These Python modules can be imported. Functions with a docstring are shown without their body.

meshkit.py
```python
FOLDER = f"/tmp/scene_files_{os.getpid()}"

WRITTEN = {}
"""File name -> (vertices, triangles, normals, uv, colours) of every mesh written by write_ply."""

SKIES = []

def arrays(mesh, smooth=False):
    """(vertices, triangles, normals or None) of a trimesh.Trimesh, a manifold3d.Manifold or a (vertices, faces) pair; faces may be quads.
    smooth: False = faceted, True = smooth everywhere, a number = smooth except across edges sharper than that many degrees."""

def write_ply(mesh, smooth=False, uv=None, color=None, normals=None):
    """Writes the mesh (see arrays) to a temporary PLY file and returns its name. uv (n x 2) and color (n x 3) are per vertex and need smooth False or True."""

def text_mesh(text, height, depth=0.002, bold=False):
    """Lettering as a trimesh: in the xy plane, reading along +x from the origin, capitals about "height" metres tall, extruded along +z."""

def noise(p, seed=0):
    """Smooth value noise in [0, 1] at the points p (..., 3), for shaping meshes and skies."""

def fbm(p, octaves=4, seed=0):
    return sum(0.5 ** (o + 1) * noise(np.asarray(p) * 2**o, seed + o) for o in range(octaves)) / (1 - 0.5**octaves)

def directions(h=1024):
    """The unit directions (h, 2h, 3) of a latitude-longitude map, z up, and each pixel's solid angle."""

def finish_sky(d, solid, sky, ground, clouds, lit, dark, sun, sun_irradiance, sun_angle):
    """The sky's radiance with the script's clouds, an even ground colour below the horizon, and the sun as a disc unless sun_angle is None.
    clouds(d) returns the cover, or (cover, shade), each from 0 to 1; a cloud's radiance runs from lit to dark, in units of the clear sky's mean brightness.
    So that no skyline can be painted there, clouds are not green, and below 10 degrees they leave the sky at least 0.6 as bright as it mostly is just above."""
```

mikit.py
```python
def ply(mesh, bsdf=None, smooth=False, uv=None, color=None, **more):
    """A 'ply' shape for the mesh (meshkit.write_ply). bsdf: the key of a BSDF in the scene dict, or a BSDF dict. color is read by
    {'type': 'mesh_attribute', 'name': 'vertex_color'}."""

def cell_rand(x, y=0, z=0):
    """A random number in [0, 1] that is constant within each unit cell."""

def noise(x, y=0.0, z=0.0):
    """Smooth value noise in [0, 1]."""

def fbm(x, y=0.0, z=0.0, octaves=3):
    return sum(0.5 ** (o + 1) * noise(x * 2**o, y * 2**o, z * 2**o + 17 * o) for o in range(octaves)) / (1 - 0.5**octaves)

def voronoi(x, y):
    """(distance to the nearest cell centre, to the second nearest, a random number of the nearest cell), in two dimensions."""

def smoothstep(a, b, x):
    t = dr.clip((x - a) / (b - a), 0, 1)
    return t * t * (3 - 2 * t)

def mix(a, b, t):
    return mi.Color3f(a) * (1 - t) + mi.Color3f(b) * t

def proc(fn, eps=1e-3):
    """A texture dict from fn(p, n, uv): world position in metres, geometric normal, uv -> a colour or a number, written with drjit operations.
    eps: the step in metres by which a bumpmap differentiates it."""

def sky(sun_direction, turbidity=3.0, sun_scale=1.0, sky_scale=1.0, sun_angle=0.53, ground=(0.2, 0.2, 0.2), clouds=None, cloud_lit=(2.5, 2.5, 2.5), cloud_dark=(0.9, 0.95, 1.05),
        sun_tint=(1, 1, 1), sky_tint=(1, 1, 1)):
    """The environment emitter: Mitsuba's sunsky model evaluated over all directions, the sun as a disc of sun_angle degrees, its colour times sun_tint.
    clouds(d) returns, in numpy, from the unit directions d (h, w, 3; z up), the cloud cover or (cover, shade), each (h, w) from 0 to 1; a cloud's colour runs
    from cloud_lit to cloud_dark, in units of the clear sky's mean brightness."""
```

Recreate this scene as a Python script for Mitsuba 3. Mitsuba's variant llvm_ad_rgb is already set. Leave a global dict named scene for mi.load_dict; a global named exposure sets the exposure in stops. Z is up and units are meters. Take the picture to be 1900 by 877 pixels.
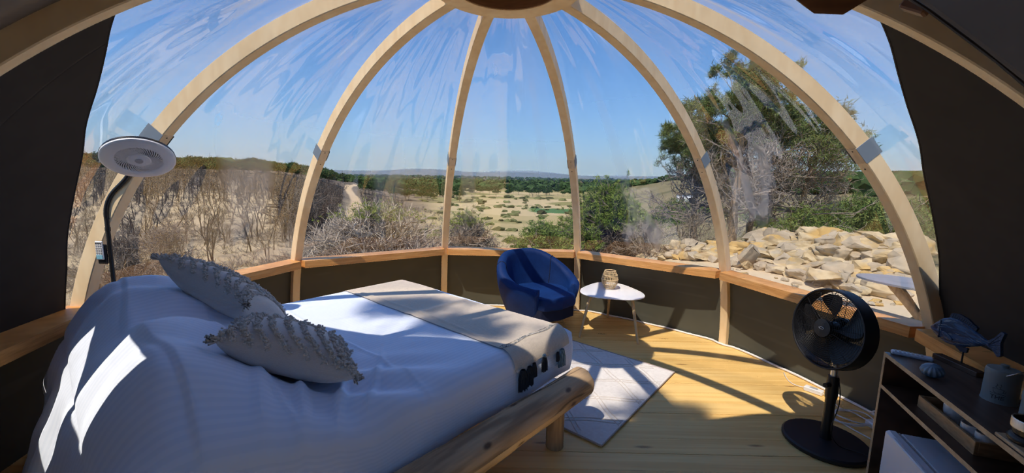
import math, random
import numpy as np, trimesh, drjit as dr, mitsuba as mi
import mikit, meshkit
from mikit import proc, noise, fbm, smoothstep, mix, cell_rand, voronoi
from meshkit import text_mesh
from shapely.geometry import Polygon

T = mi.ScalarTransform4f
PI = math.pi
scene, labels = {}, {}

# ------------------------------------------------------------------ camera, sky, sun, exposure
FPX, PITCH, ROLL = 756.6, 0.1364, -0.0213
CAM = np.array([0.0531, -2.2452, 1.49])
cp, sp, cr, sr = math.cos(PITCH), math.sin(PITCH), math.cos(ROLL), math.sin(ROLL)
_fw, _up, _rt = np.array([0, cp, -sp]), np.array([0, sp, cp]), np.array([1.0, 0, 0])
_r2, _u2 = cr * _rt - sr * _up, sr * _rt + cr * _up
M = np.eye(4); M[:3, 0], M[:3, 1], M[:3, 2], M[:3, 3] = -_r2, _u2, _fw, CAM
scene['camera'] = {'type': 'perspective', 'fov': 2 * math.degrees(math.atan(950 / FPX)), 'fov_axis': 'x', 'near_clip': 0.02, 'far_clip': 20000.0, 'to_world': T(M.tolist())}
SUN = (-0.36, -0.52, 1.0)
scene['sky'] = mikit.sky(SUN, turbidity=2.6, sun_scale=0.56, sky_scale=0.70, ground=(0.24, 0.2, 0.14), sky_tint=(0.63, 0.92, 1.24), sun_tint=(0.94, 1.0, 1.10))
exposure = 2.45

# ------------------------------------------------------------------ helpers
def key_for(name, parent=None):
    k = f'{parent}__{name}' if parent else name
    if k not in scene and k not in labels and k not in used: used.add(k); return k
    i = 1
    while f'{k}_{i:03d}' in used: i += 1
    used.add(f'{k}_{i:03d}'); return f'{k}_{i:03d}'
used = set()

def obj(name, mesh, mat, parent=None, smooth=30, uv=None, color=None, **more):
    k = key_for(name, parent)
    scene[k] = mikit.ply(mesh, mat, smooth=smooth, uv=uv, color=color, **more)
    return k

def tag(k, label=None, cat=None, group=None, kind=None):
    d = labels.setdefault(k, {})
    for a, b in (('label', label), ('category', cat), ('group', group), ('kind', kind)):
        if b: d[a] = b
    return k

def thing(name, label, cat, group=None, kind=None):
    k = key_for(name); return tag(k, label, cat, group, kind)

def place(root, mat, only=None):
    """moves every entry of a thing by a 4x4 matrix"""
    for k in list(scene):
        if k == root or k.startswith(root + '__'):
            d = scene[k]; m0 = np.array(d['to_world'].matrix) if 'to_world' in d else np.eye(4)
            d['to_world'] = T((mat @ m0).tolist())

def dup(root, name, mat, label, cat, group=None):
    r = key_for(name)
    for k in [k for k in scene if k == root or k.startswith(root + '__')]:
        kk = r + k[len(root):]; used.add(kk)
        scene[kk] = {**scene[k], 'to_world': T(np.asarray(mat).tolist())}
        if k in labels and k != root: labels[kk] = dict(labels[k])
    tag(r, label, cat, group)
    return r

def tr(x, y, z): m = np.eye(4); m[:3, 3] = (x, y, z); return m
def rot(axis, deg):
    return trimesh.transformations.rotation_matrix(math.radians(deg), axis)
RZ = lambda d: rot([0, 0, 1], d)
RX = lambda d: rot([1, 0, 0], d)
RY = lambda d: rot([0, 1, 0], d)
def sc(x, y=None, z=None):
    m = np.eye(4); m[0, 0] = x; m[1, 1] = x if y is None else y; m[2, 2] = x if z is None else z; return m
def frame(o, x, y, z):
    m = np.eye(4); m[:3, 0], m[:3, 1], m[:3, 2], m[:3, 3] = x, y, z, o; return m

def tm(v, f): return trimesh.Trimesh(np.asarray(v, float), np.asarray(f, int), process=False)
def cat(ms): return trimesh.util.concatenate([m for m in ms])
def box(size, c=(0, 0, 0), ch=0.0):
    s = np.asarray(size, float) / 2
    if ch <= 0:
        return trimesh.creation.box(size, transform=tr(*c))
    pts = []
    for a in (-1, 1):
        for b in (-1, 1):
            for d in (-1, 1):
                g = np.array([a, b, d]) * s
                for i in range(3):
                    e = g.copy(); 
                    for j in range(3):
                        if j != i: e[j] -= np.sign(g[j]) * ch
                    pts.append(e)
    m = trimesh.PointCloud(np.array(pts)).convex_hull
    m.apply_translation(c); return m

def tube(pts, r, n=8, closed=False, cap=True):
    P = np.asarray(pts, float); k = len(P)
    R = np.full(k, r, float) if np.isscalar(r) else np.asarray(r, float)
    if closed: t = np.roll(P, -1, 0) - np.roll(P, 1, 0)
    else: t = np.gradient(P, axis=0)
    t /= np.linalg.norm(t, axis=1, keepdims=True) + 1e-12
    ref = np.array([0, 0, 1.0]) if abs(t[0, 2]) < 0.9 else np.array([1.0, 0, 0])
    x = np.cross(t[0], ref); x /= np.linalg.norm(x); X = [x]
    for i in range(1, k):
        x = X[-1] - t[i] * np.dot(X[-1], t[i]); x /= np.linalg.norm(x) + 1e-12; X.append(x)
    X = np.array(X); Y = np.cross(t, X); a = np.arange(n) * 2 * PI / n
    V = (P[:, None] + R[:, None, None] * (np.cos(a)[None, :, None] * X[:, None] + np.sin(a)[None, :, None] * Y[:, None])).reshape(-1, 3)
    F = []
    for i in range(k if closed else k - 1):
        j = (i + 1) % k
        for q in range(n):
            b = (q + 1) % n
            F += [[i * n + q, i * n + b, j * n + b], [i * n + q, j * n + b, j * n + q]]
    if cap and not closed:
        V = np.vstack([V, P[0], P[-1]])
        for q in range(n):
            b = (q + 1) % n
            F += [[k * n, b, q], [k * n + 1, (k - 1) * n + q, (k - 1) * n + b]]
    return tm(V, F)

def prisms(p0, p1, r0, r1, n=3):
    """many open tapered prisms as one mesh (branches, twigs)"""
    p0, p1 = np.asarray(p0, float), np.asarray(p1, float); r0, r1 = np.asarray(r0, float), np.asarray(r1, float)
    t = p1 - p0; t /= np.linalg.norm(t, axis=1, keepdims=True) + 1e-9
    ref = np.where(np.abs(t[:, 2:]) < 0.9, [[0, 0, 1.0]], [[1.0, 0, 0]])
    x = np.cross(t, ref); x /= np.linalg.norm(x, axis=1, keepdims=True) + 1e-9; y = np.cross(t, x)
    a = np.arange(n) * 2 * PI / n
    d = np.cos(a)[None, :, None] * x[:, None] + np.sin(a)[None, :, None] * y[:, None]
    V = np.concatenate([p0[:, None] + d * r0[:, None, None], p1[:, None] + d * r1[:, None, None]], 1)
    q = np.arange(n); b = (q + 1) % n
    f = np.vstack([np.stack([q, b, b + n], 1), np.stack([q, b + n, q + n], 1)])
    F = (np.arange(len(p0)) * 2 * n)[:, None, None] + f[None]
    return tm(V.reshape(-1, 3), F.reshape(-1, 3))

def lathe(profile, n=48, c=(0, 0, 0)):
    m = trimesh.creation.revolve(np.asarray(profile, float), sections=n); m.apply_translation(c); return m

def grid(fn, nu, nv, u0=0, u1=1, v0=0, v1=1):
    u, v = np.meshgrid(np.linspace(u0, u1, nu), np.linspace(v0, v1, nv), indexing='ij')
    V = np.asarray(fn(u, v)); V = np.moveaxis(V, 0, -1) if V.shape[0] == 3 else V
    i = np.arange(nu * nv).reshape(nu, nv)
    F = np.vstack([np.stack([i[:-1, :-1], i[1:, :-1], i[1:, 1:]], -1).reshape(-1, 3), np.stack([i[:-1, :-1], i[1:, 1:], i[:-1, 1:]], -1).reshape(-1, 3)])
    return tm(V.reshape(-1, 3), F), u.ravel(), v.ravel()

def thicken(mesh, t):
    """gives an open sheet a back and rims (t metres along -normal)"""
    v, f = mesh.vertices, mesh.faces; n = mesh.vertex_normals
    e = np.sort(mesh.edges, axis=1); uq, inv, cnt = np.unique(e, axis=0, return_inverse=True, return_counts=True)
    bd = mesh.edges[cnt[inv.ravel()] == 1]; k = len(v)
    rim = np.vstack([np.stack([bd[:, 1], bd[:, 0], bd[:, 0] + k], 1), np.stack([bd[:, 1], bd[:, 0] + k, bd[:, 1] + k], 1)])
    return tm(np.vstack([v, v - n * t]), np.vstack([f, f[:, ::-1] + k, rim]))

def extrude(poly, h, z=0):
    m = trimesh.creation.extrude_polygon(poly, h, engine='earcut'); m.apply_translation([0, 0, z]); return m

rng = np.random.default_rng(7)

# ------------------------------------------------------------------ materials
def rgb(*c): return {'type': 'rgb', 'value': [float(x) for x in c]}
def mat(name, color, rough=0.6, metal=0.0, bump=None, bscale=0.0, two=False, eps=1e-3, **more):
    b = {'type': 'principled', 'base_color': rgb(*color) if isinstance(color, (tuple, list)) else proc(color), 'roughness': rough, 'metallic': metal, **more}
    if bump is not None:
        b = {'type': 'bumpmap', 'b': b, 'arbitrary': proc(bump, eps=eps), 'scale': bscale}
    if two: b = {'type': 'twosided', 'b': b}
    scene[name] = b

def dif(name, color, two=True):
    b = {'type': 'diffuse', 'reflectance': rgb(*color) if isinstance(color, (tuple, list)) else (proc(color) if callable(color) else color)}
    scene[name] = {'type': 'twosided', 'b': b} if two else b

def grain(lo, hi, fx, fy, fz, knots=0.0, kc=(0.3, 0.16, 0.07), kf=(2.2, 9.0)):
    def f(p, n, uv):
        g = fbm(p.x * fx, p.y * fy, p.z * fz, 4)
        s = noise(p.x * fx * 3.1 + 5, p.y * fy * 3.1, p.z * fz * 3.1)
        c = mix(lo, hi, smoothstep(0.25, 0.75, g * 0.75 + s * 0.25))
        if knots:
            a, b, w = voronoi(p.x * kf[0] + p.z * 1.7, p.y * kf[1] + p.z * 3.3)
            c = mix(c, kc, smoothstep(0.10, 0.03, a) * knots * smoothstep(0.45, 0.55, w))
        return c
    return f

PW = 0.1355
def floor_col(p, n, uv):
    i = dr.floor((p.y + 3.0) / PW)
    tone = cell_rand(i, 3, 1)
    g = fbm(p.x * 1.3 + tone * 40, p.y * 42, 0, 4)
    c = mix((0.72, 0.46, 0.15), (0.82, 0.57, 0.22), smoothstep(0.2, 0.8, g))
    c = c * (0.95 + 0.10 * tone)
    a, b, w = voronoi(p.x * 1.7 + tone * 30, p.y / PW * 1.0)
    ring = smoothstep(0.13, 0.02, a * (0.8 + 0.4 * w)) * smoothstep(0.35, 0.5, w)
    return mix(c, (0.30, 0.15, 0.05), ring * 0.85)
mat('m_floor', floor_col, 0.42)
mat('m_rib', grain((0.80, 0.59, 0.33), (0.89, 0.70, 0.43), 14, 14, 3.5, 0.0), 0.5)
mat('m_splice', grain((0.66, 0.5, 0.31), (0.78, 0.63, 0.43), 20, 20, 5), 0.5)
mat('m_sill', grain((0.60, 0.27, 0.075), (0.78, 0.41, 0.14), 6, 6, 60, 0.6), 0.45)
mat('m_darkwood', grain((0.16, 0.075, 0.035), (0.27, 0.13, 0.06), 9, 9, 40), 0.45)
mat('m_wall', lambda p, n, uv: mix((0.066, 0.067, 0.050), (0.088, 0.089, 0.068), fbm(p.x * 6, p.y * 6, p.z * 6, 3)) + smoothstep(0.72, 0.9, noise(p.x * 3 + p.y * 2, p.y * 3, p.z * 24)) * 0.012, 0.72, two=True)
mat('m_cover', lambda p, n, uv: mix((0.022, 0.019, 0.017), (0.032, 0.028, 0.025), fbm(p.x * 9, p.y * 9, p.z * 9, 3)), 0.85, two=True)
mat('m_lining', lambda p, n, uv: mix((0.120, 0.095, 0.072), (0.155, 0.125, 0.098), fbm(p.x * 14, p.y * 14, p.z * 14, 3)), 0.85, two=True)
mat('m_white_plastic', (0.82, 0.82, 0.82), 0.3)
mat('m_grey_plastic', (0.42, 0.42, 0.42), 0.4)
mat('m_black', (0.012, 0.012, 0.013), 0.38)
mat('m_black_satin', (0.009, 0.010, 0.014), 0.5)
mat('m_blackmatte', (0.012, 0.011, 0.010), 0.7)
scene['m_chrome'] = {'type': 'roughconductor', 'material': 'Al', 'alpha': 0.18}
scene['m_steel'] = {'type': 'roughconductor', 'material': 'Al', 'alpha': 0.3}
mat('m_brass', grain((0.60, 0.42, 0.2), (0.7, 0.52, 0.28), 30, 30, 4), 0.4)
mat('m_plate', (0.25, 0.28, 0.30), 0.45, 0.5)
mat('m_screw', (0.09, 0.07, 0.05), 0.4)

# cloth: uv in metres
def stripes(p, n, uv): return 0.5 + 0.5 * dr.sin(uv.y * 2 * PI / 0.026)
def sheet_col(p, n, uv):
    s = smoothstep(0.35, 0.65, 0.5 + 0.5 * dr.sin(uv.y * 2 * PI / 0.026))
    return mix((0.655, 0.735, 0.875), (0.70, 0.77, 0.90), s)
mat('m_sheet', sheet_col, 0.75, bump=lambda p, n, uv: (0.5 + 0.5 * dr.sin(uv.y * 2 * PI / 0.026)) * 0.35 + 0.5 * noise(uv.x * 330, uv.y * 330), bscale=0.0005, two=True, sheen=0.15)
mat('m_runner', lambda p, n, uv: mix((0.50, 0.43, 0.35), (0.64, 0.56, 0.46), 0.55 * noise(uv.x * 420, uv.y * 60) + 0.45 * noise(uv.x * 50, uv.y * 480)) , 0.9, bump=lambda p, n, uv: noise(uv.x * 400, uv.y * 400), bscale=0.0008, two=True)
mat('m_band', lambda p, n, uv: mix((0.6, 0.55, 0.47), (0.035, 0.05, 0.07), smoothstep(0.45, 0.55, noise(uv.x * 260, uv.y * 260))), 0.9, two=True)
mat('m_tassel_navy', (0.016, 0.023, 0.036), 0.9, two=True)
mat('m_tassel_blue', lambda p, n, uv: mix((0.05, 0.10, 0.15), (0.30, 0.42, 0.50), noise(p.x * 300, p.y * 300, p.z * 60)), 0.9, two=True)
mat('m_cushion', lambda p, n, uv: mix((0.52, 0.47, 0.43), (0.58, 0.53, 0.48), noise(p.x * 300, p.y * 300, p.z * 300)), 0.85, sheen=0.3)
mat('m_tuft', lambda p, n, uv: mix((0.46, 0.41, 0.36), (0.62, 0.565, 0.50), noise(p.x * 180, p.y * 180, p.z * 180)), 0.95, sheen=0.3)
mat('m_rug', lambda p, n, uv: mix((0.60, 0.575, 0.545), (0.71, 0.685, 0.655), fbm(p.x * 60, p.y * 60, 0, 3)), 0.95, bump=lambda p, n, uv: fbm(p.x * 260, p.y * 260, 0, 2), bscale=0.002)
mat('m_rugline', (0.58, 0.54, 0.5), 0.95)
mat('m_rugedge', (0.40, 0.33, 0.29), 0.95)
def log_col(p, n, uv):
    g = fbm(uv.x * 3.0, uv.y * 34, 0, 4)
    c = mix((0.27, 0.17, 0.09), (0.54, 0.38, 0.22), smoothstep(0.2, 0.75, g))
    c = mix(c, (0.55, 0.42, 0.27), smoothstep(0.55, 0.8, fbm(uv.x * 2.2 + 9, uv.y * 8, 1, 3)) * 0.8)
    a, b, w = voronoi(uv.x * 4.5, uv.y * 9)
    c = mix(c, (0.09, 0.05, 0.03), smoothstep(0.16, 0.05, a) * smoothstep(0.5, 0.6, w) * 0.9)
    crack = smoothstep(0.045, 0.0, dr.abs(fbm(uv.x * 1.2, uv.y * 9 + 3, 2, 3) - 0.5))
    return mix(c, (0.07, 0.04, 0.02), crack * 0.75)
mat('m_log', log_col, 0.6)
mat('m_logleg', grain((0.24, 0.15, 0.075), (0.42, 0.28, 0.15), 30, 30, 4), 0.6)
def cord(p, n, uv): return 0.5 + 0.5 * dr.sin(uv.x * 2 * PI)
mat('m_velvet', lambda p, n, uv: mix((0.002, 0.014, 0.075), (0.004, 0.034, 0.155), fbm(p.x * 9, p.y * 9, p.z * 9, 3) * 0.7 + 0.3 * noise(p.x * 120, p.y * 120, p.z * 120)), 0.6, specular=0.25, bump=lambda p, n, uv: 0.5 + 0.5 * dr.sin(uv.x * 2 * PI), bscale=0.0009, two=True)
mat('m_velvet_dark', (0.002, 0.006, 0.03), 0.8, two=True)
mat('m_tablewhite', (0.80, 0.81, 0.84), 0.22)
mat('m_beech', grain((0.52, 0.36, 0.18), (0.64, 0.47, 0.26), 40, 40, 5), 0.45)
mat('m_rattan', lambda p, n, uv: mix((0.52, 0.37, 0.18), (0.72, 0.56, 0.33), noise(p.x * 90, p.y * 90, p.z * 90)), 0.6)
mat('m_walnut', grain((0.035, 0.019, 0.012), (0.085, 0.048, 0.03), 8, 8, 8), 0.36)
mat('m_walnut_top', lambda p, n, uv: mix((0.05, 0.032, 0.024), (0.115, 0.075, 0.055), fbm((p.x * 0.945 - p.y * 0.327) * 45, (p.x * 0.327 + p.y * 0.945) * 4, 0, 4)), 0.34)
mat('m_edge', grain((0.40, 0.27, 0.15), (0.53, 0.38, 0.23), 30, 30, 30), 0.5)
mat('m_tray', grain((0.27, 0.15, 0.065), (0.42, 0.25, 0.12), 14, 14, 50), 0.5)
mat('m_fridge', (0.62, 0.66, 0.72), 0.35)
mat('m_ceramic', (0.62, 0.61, 0.6), 0.25, clearcoat=0.5)
mat('m_canister', lambda p, n, uv: mix((0.15, 0.18, 0.185), (0.19, 0.22, 0.225), noise(p.x * 30, p.y * 30, p.z * 30)), 0.42)
mat('m_print', (0.05, 0.055, 0.06), 0.6)
def fish_col(p, n, uv):
    g = fbm(uv.x * 5, uv.y * 40, 0, 3)
    c = mix((0.005, 0.02, 0.06), (0.02, 0.075, 0.18), smoothstep(0.3, 0.7, g))
    return mix(c, (0.22, 0.25, 0.27), smoothstep(0.68, 0.78, noise(uv.x * 9, uv.y * 60)) * 0.6)
mat('m_fish', fish_col, 0.45)
mat('m_fish_dark', (0.006, 0.02, 0.05), 0.5)
mat('m_shell', lambda p, n, uv: mix((0.05, 0.11, 0.19), (0.2, 0.31, 0.42), noise(p.x * 60, p.y * 60, p.z * 60)), 0.2, clearcoat=1.0)
mat('m_remote', (0.46, 0.55, 0.68), 0.35)
mat('m_display', (0.25, 0.55, 0.7), 0.3)
scene['m_film'] = {'type': 'thindielectric', 'int_ior': 1.52}
def streak(p, n, uv):
    """whitish streaks on the film, fading out lower down: uv = (across, along) the panel in metres, offset per panel"""
    w = uv.x + 0.10 * fbm(uv.x * 2, uv.y * 2.5, 11, 2)
    a = noise(w * 2.6, uv.y * 0.45, 3)
    f = fbm(w * 3.8, uv.y * 0.35, 7, 2)
    d = 0.65 * smoothstep(0.50, 0.57, a) * (0.5 + 0.5 * f) + 0.45 * smoothstep(0.54, 0.62, f) * smoothstep(0.3, 0.6, noise(w * 2, uv.y * 1.4, 5))
    return dr.clip((0.006 + 0.14 * d) * smoothstep(0.0, 0.26, p.z - 1.86 - 0.36 * smoothstep(0.3, 0.9, p.x) * smoothstep(-0.3, 0.1, p.y)), 0, 1)
scene['m_haze'] = {'type': 'mask', 'opacity': proc(streak), 'b': {'type': 'principledthin', 'base_color': rgb(0.86, 0.86, 0.88), 'roughness': 0.7, 'diff_trans': 1.1, 'spec_trans': 0.0, 'eta': 1.3}}
def reflection_opacity(p, n, uv):  # opacity of the painted reflection bands, soft at edges and ends
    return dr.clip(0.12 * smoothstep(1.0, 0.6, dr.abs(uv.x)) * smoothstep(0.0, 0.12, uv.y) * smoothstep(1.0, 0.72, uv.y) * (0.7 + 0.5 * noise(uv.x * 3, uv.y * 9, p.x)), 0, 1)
scene['m_painted_reflection'] = {'type': 'mask', 'opacity': proc(reflection_opacity), 'b': {'type': 'principledthin', 'base_color': rgb(0.86, 0.86, 0.88), 'roughness': 0.7, 'diff_trans': 1.1, 'spec_trans': 0.0, 'eta': 1.3}}
def rock_col(p, n, uv):
    g = fbm(p.x * 3.5, p.y * 3.5, p.z * 5, 4)
    c = mix((0.40, 0.30, 0.165), (0.60, 0.49, 0.31), smoothstep(0.25, 0.75, g))
    c = mix(c, (0.56, 0.36, 0.12), smoothstep(0.56, 0.72, noise(p.x * 1.7 + 3, p.y * 1.7, p.z * 2.4)) * 0.75)
    return mix(c, (0.36, 0.33, 0.28), smoothstep(0.62, 0.78, noise(p.x * 8, p.y * 8, p.z * 8)) * 0.5)
dif('m_rock_ochre', rock_col, False)
dif('m_rock_grey', lambda p, n, uv: mix((0.34, 0.275, 0.19), (0.54, 0.46, 0.34), fbm(p.x * 5, p.y * 5, p.z * 6, 4)), False)
dif('m_veg', {'type': 'mesh_attribute', 'name': 'vertex_color'})
mat('m_slate', lambda p, n, uv: mix((0.13, 0.15, 0.19), (0.19, 0.21, 0.26), fbm(p.x * 5, p.y * 5, 0, 3)), 0.9, specular=0.15)
mat('m_branchwood', grain((0.22, 0.15, 0.09), (0.36, 0.26, 0.16), 20, 20, 5), 0.8)

# ------------------------------------------------------------------ the dome
ROT = math.degrees(0.018992)
AZ = lambda k: (k - 0.5) * 36 + ROT           # rib k stands at this bearing (0 = straight ahead, + to the right)
R0, RD, RW = 2.5, 0.08, 0.034                 # rib: inner radius, depth, half width
RF = R0 + RD
Z_SILL, Z_JOINT, Z_RING = 0.7214, 1.6557, 2.4709

def sph(az, el, R):
    az, el = np.radians(az), np.radians(el)
    return np.stack([R * np.cos(el) * np.sin(az), R * np.cos(el) * np.cos(az), R * np.sin(el) + 0 * az], -1)

def bay(a0, a1, s, el, R, bulge):
    """point of the panel between bearings a0 and a1; s in 0..1 across, el its elevation"""
    p0, p1 = sph(a0, el, R), sph(a1, el, R)
    s = np.asarray(s)[..., None]
    p = p0 * (1 - s) + p1 * s
    r = np.hypot(p[..., 0], p[..., 1]); rc = R * np.cos(np.radians(el))
    k = 1 + bulge * (rc / np.maximum(r, 1e-6) - 1)
    p = p.copy(); p[..., 0] *= k; p[..., 1] *= k
    return p

SIDES = {-4: 'rear_left', -3: 'side_left', -2: 'left', -1: 'front_left', 0: 'front', 1: 'front_right', 2: 'right', 3: 'side_right', 4: 'rear_right'}
# bay k lies between rib k and rib k + 1; bay 5 (= -5) is the doorway behind the camera

# floor: planks clipped to the deck's outline, each a part
fl = thing('floor', 'yellow pine plank floor of the round dome tent', 'floor', kind='structure')
deck = Polygon([tuple(sph(a, 0, 2.66)[:2]) for a in np.arange(0, 360, 6)])
from shapely.geometry import box as sbox
for i in range(60):
    y0 = -3.0 + i * PW
    g = deck.intersection(sbox(-3, y0 + 0.0008, 3, y0 + PW - 0.0008))
    if g.is_empty or g.area < 0.02: continue
    obj('plank', extrude(g, 0.03, -0.03 - 0.0006 * (i * 7 % 3)), 'm_floor', fl, smooth=False)
fj = obj('joist', extrude(deck.buffer(-0.03), 0.12, -0.16), 'm_darkwood', fl, smooth=False)

def arc_beam(az, e0, e1, n, rin, rout, hw):
    el = np.linspace(e0, e1, n); a = math.radians(az)
    t = np.array([math.cos(a), -math.sin(a), 0]); V = []
    ch = 0.004
    for e in el:
        i, o = sph(az, e, rin), sph(az, e, rout); d = (o - i) / np.linalg.norm(o - i)
        V += [i - t * (hw - ch), i + t * (hw - ch), i + d * ch + t * hw, o + t * hw, o - t * hw, i + d * ch - t * hw]
    F = []
    for i in range(n - 1):
        for q in range(6):
            b = (q + 1) % 6
            F += [[i * 6 + q, i * 6 + b, i * 6 + 6 + b], [i * 6 + q, i * 6 + 6 + b, i * 6 + 6 + q]]
    for q in range(1, 5):
        F += [[0, q + 1, q], [(n - 1) * 6, (n - 1) * 6 + q, (n - 1) * 6 + q + 1]]
    m = tm(V, F); trimesh.repair.fix_normals(m); return m

EJ = math.degrees(math.asin(Z_JOINT / R0))
RIBL = {-2: 'bent pine rib left of the bed behind the standing lamp', -1: 'bent pine rib behind the head cushions, first right of the lamp', 0: 'bent pine rib between the bed and the blue armchair',
        1: 'bent pine rib just right of the blue armchair', 2: 'bent pine rib right of the white side table', 3: 'bent pine rib behind the black fan and wooden shelf',
        4: 'half shaded pine rib crossing the upper right corner', -3: 'half shaded pine rib crossing the upper left corner', 5: 'lining covered pine rib right of the doorway', -4: 'lining covered pine rib left of the doorway'}
for k in range(-4, 6):
    a = AZ(k)
    b = thing('dome_rib', RIBL[k], 'beam', 'curved ribs of the dome', 'structure')
    obj('lower_section', arc_beam(a, 0, EJ - 1.15, 26, R0, RF, RW), 'm_rib', b)
    obj('upper_section', arc_beam(a, EJ + 1.15, 80.9, 30, R0, RF, RW), 'm_rib', b)
    obj('splice_block', arc_beam(a, EJ - 1.13, EJ + 1.13, 4, R0 - 0.0015, RF, RW + 0.001), 'm_splice', b)
    if k in (5, -4):
        obj('canvas_sleeve', arc_beam(a, 0.2, 80.5, 60, R0 - 0.005, RF + 0.005, RW + 0.005), 'm_lining', b)
        continue
    for sd in (-1, 1):
        tv = np.array([math.cos(math.radians(a)), -math.sin(math.radians(a)), 0]); o = sph(a, EJ, R0 + 0.045); rv = sph(a, EJ, 1.0)
        m = box((0.0016, 0.098, 0.0016 + R0 * math.radians(2.26)), ch=0.0006); m.apply_transform(frame(o + tv * sd * (RW + 0.0022), tv, rv, np.cross(tv, rv))); obj('steel_plate', m, 'm_plate', b, smooth=False)
    for e in (EJ + 0.75, EJ - 2.0):
        i = sph(a, e, R0 - 0.002); d = -sph(a, e, 1)
        m = trimesh.creation.cylinder(0.0045, 0.002, sections=10); z = d; x = np.cross([0, 0, 1], z); x /= np.linalg.norm(x)
        m.apply_transform(frame(i, x, np.cross(z, x), z)); obj('screw', m, 'm_screw', b)

# crown ring with its cap
cr_ = thing('crown_ring', 'round pine crown ring with a dark cap where the ribs meet', 'ring', kind='structure')
rz0 = Z_RING - 0.004
obj('ring_body', lathe([(0.28, rz0), (0.4, rz0), (0.415, rz0 + 0.012), (0.415, rz0 + 0.095), (0.405, rz0 + 0.105), (0.28, rz0 + 0.105), (0.28, rz0)], 96), 'm_rib', cr_)
obj('inner_liner', lathe([(0.2795, rz0 + 0.004), (0.2795, rz0 + 0.12), (0.272, rz0 + 0.12), (0.272, rz0 + 0.004), (0.2795, rz0 + 0.004)], 96), 'm_darkwood', cr_)
obj('cap', lathe([(0.0, rz0 + 0.155), (0.20, rz0 + 0.14), (0.43, rz0 + 0.107), (0.43, rz0 + 0.12), (0.2, rz0 + 0.165), (0.0, rz0 + 0.185)], 64), 'm_cover', cr_)
obj('cap_board', lathe([(0.0, rz0 + 0.10), (0.272, rz0 + 0.10), (0.272, rz0 + 0.106), (0.0, rz0 + 0.106)], 64), 'm_darkwood', cr_)

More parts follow.
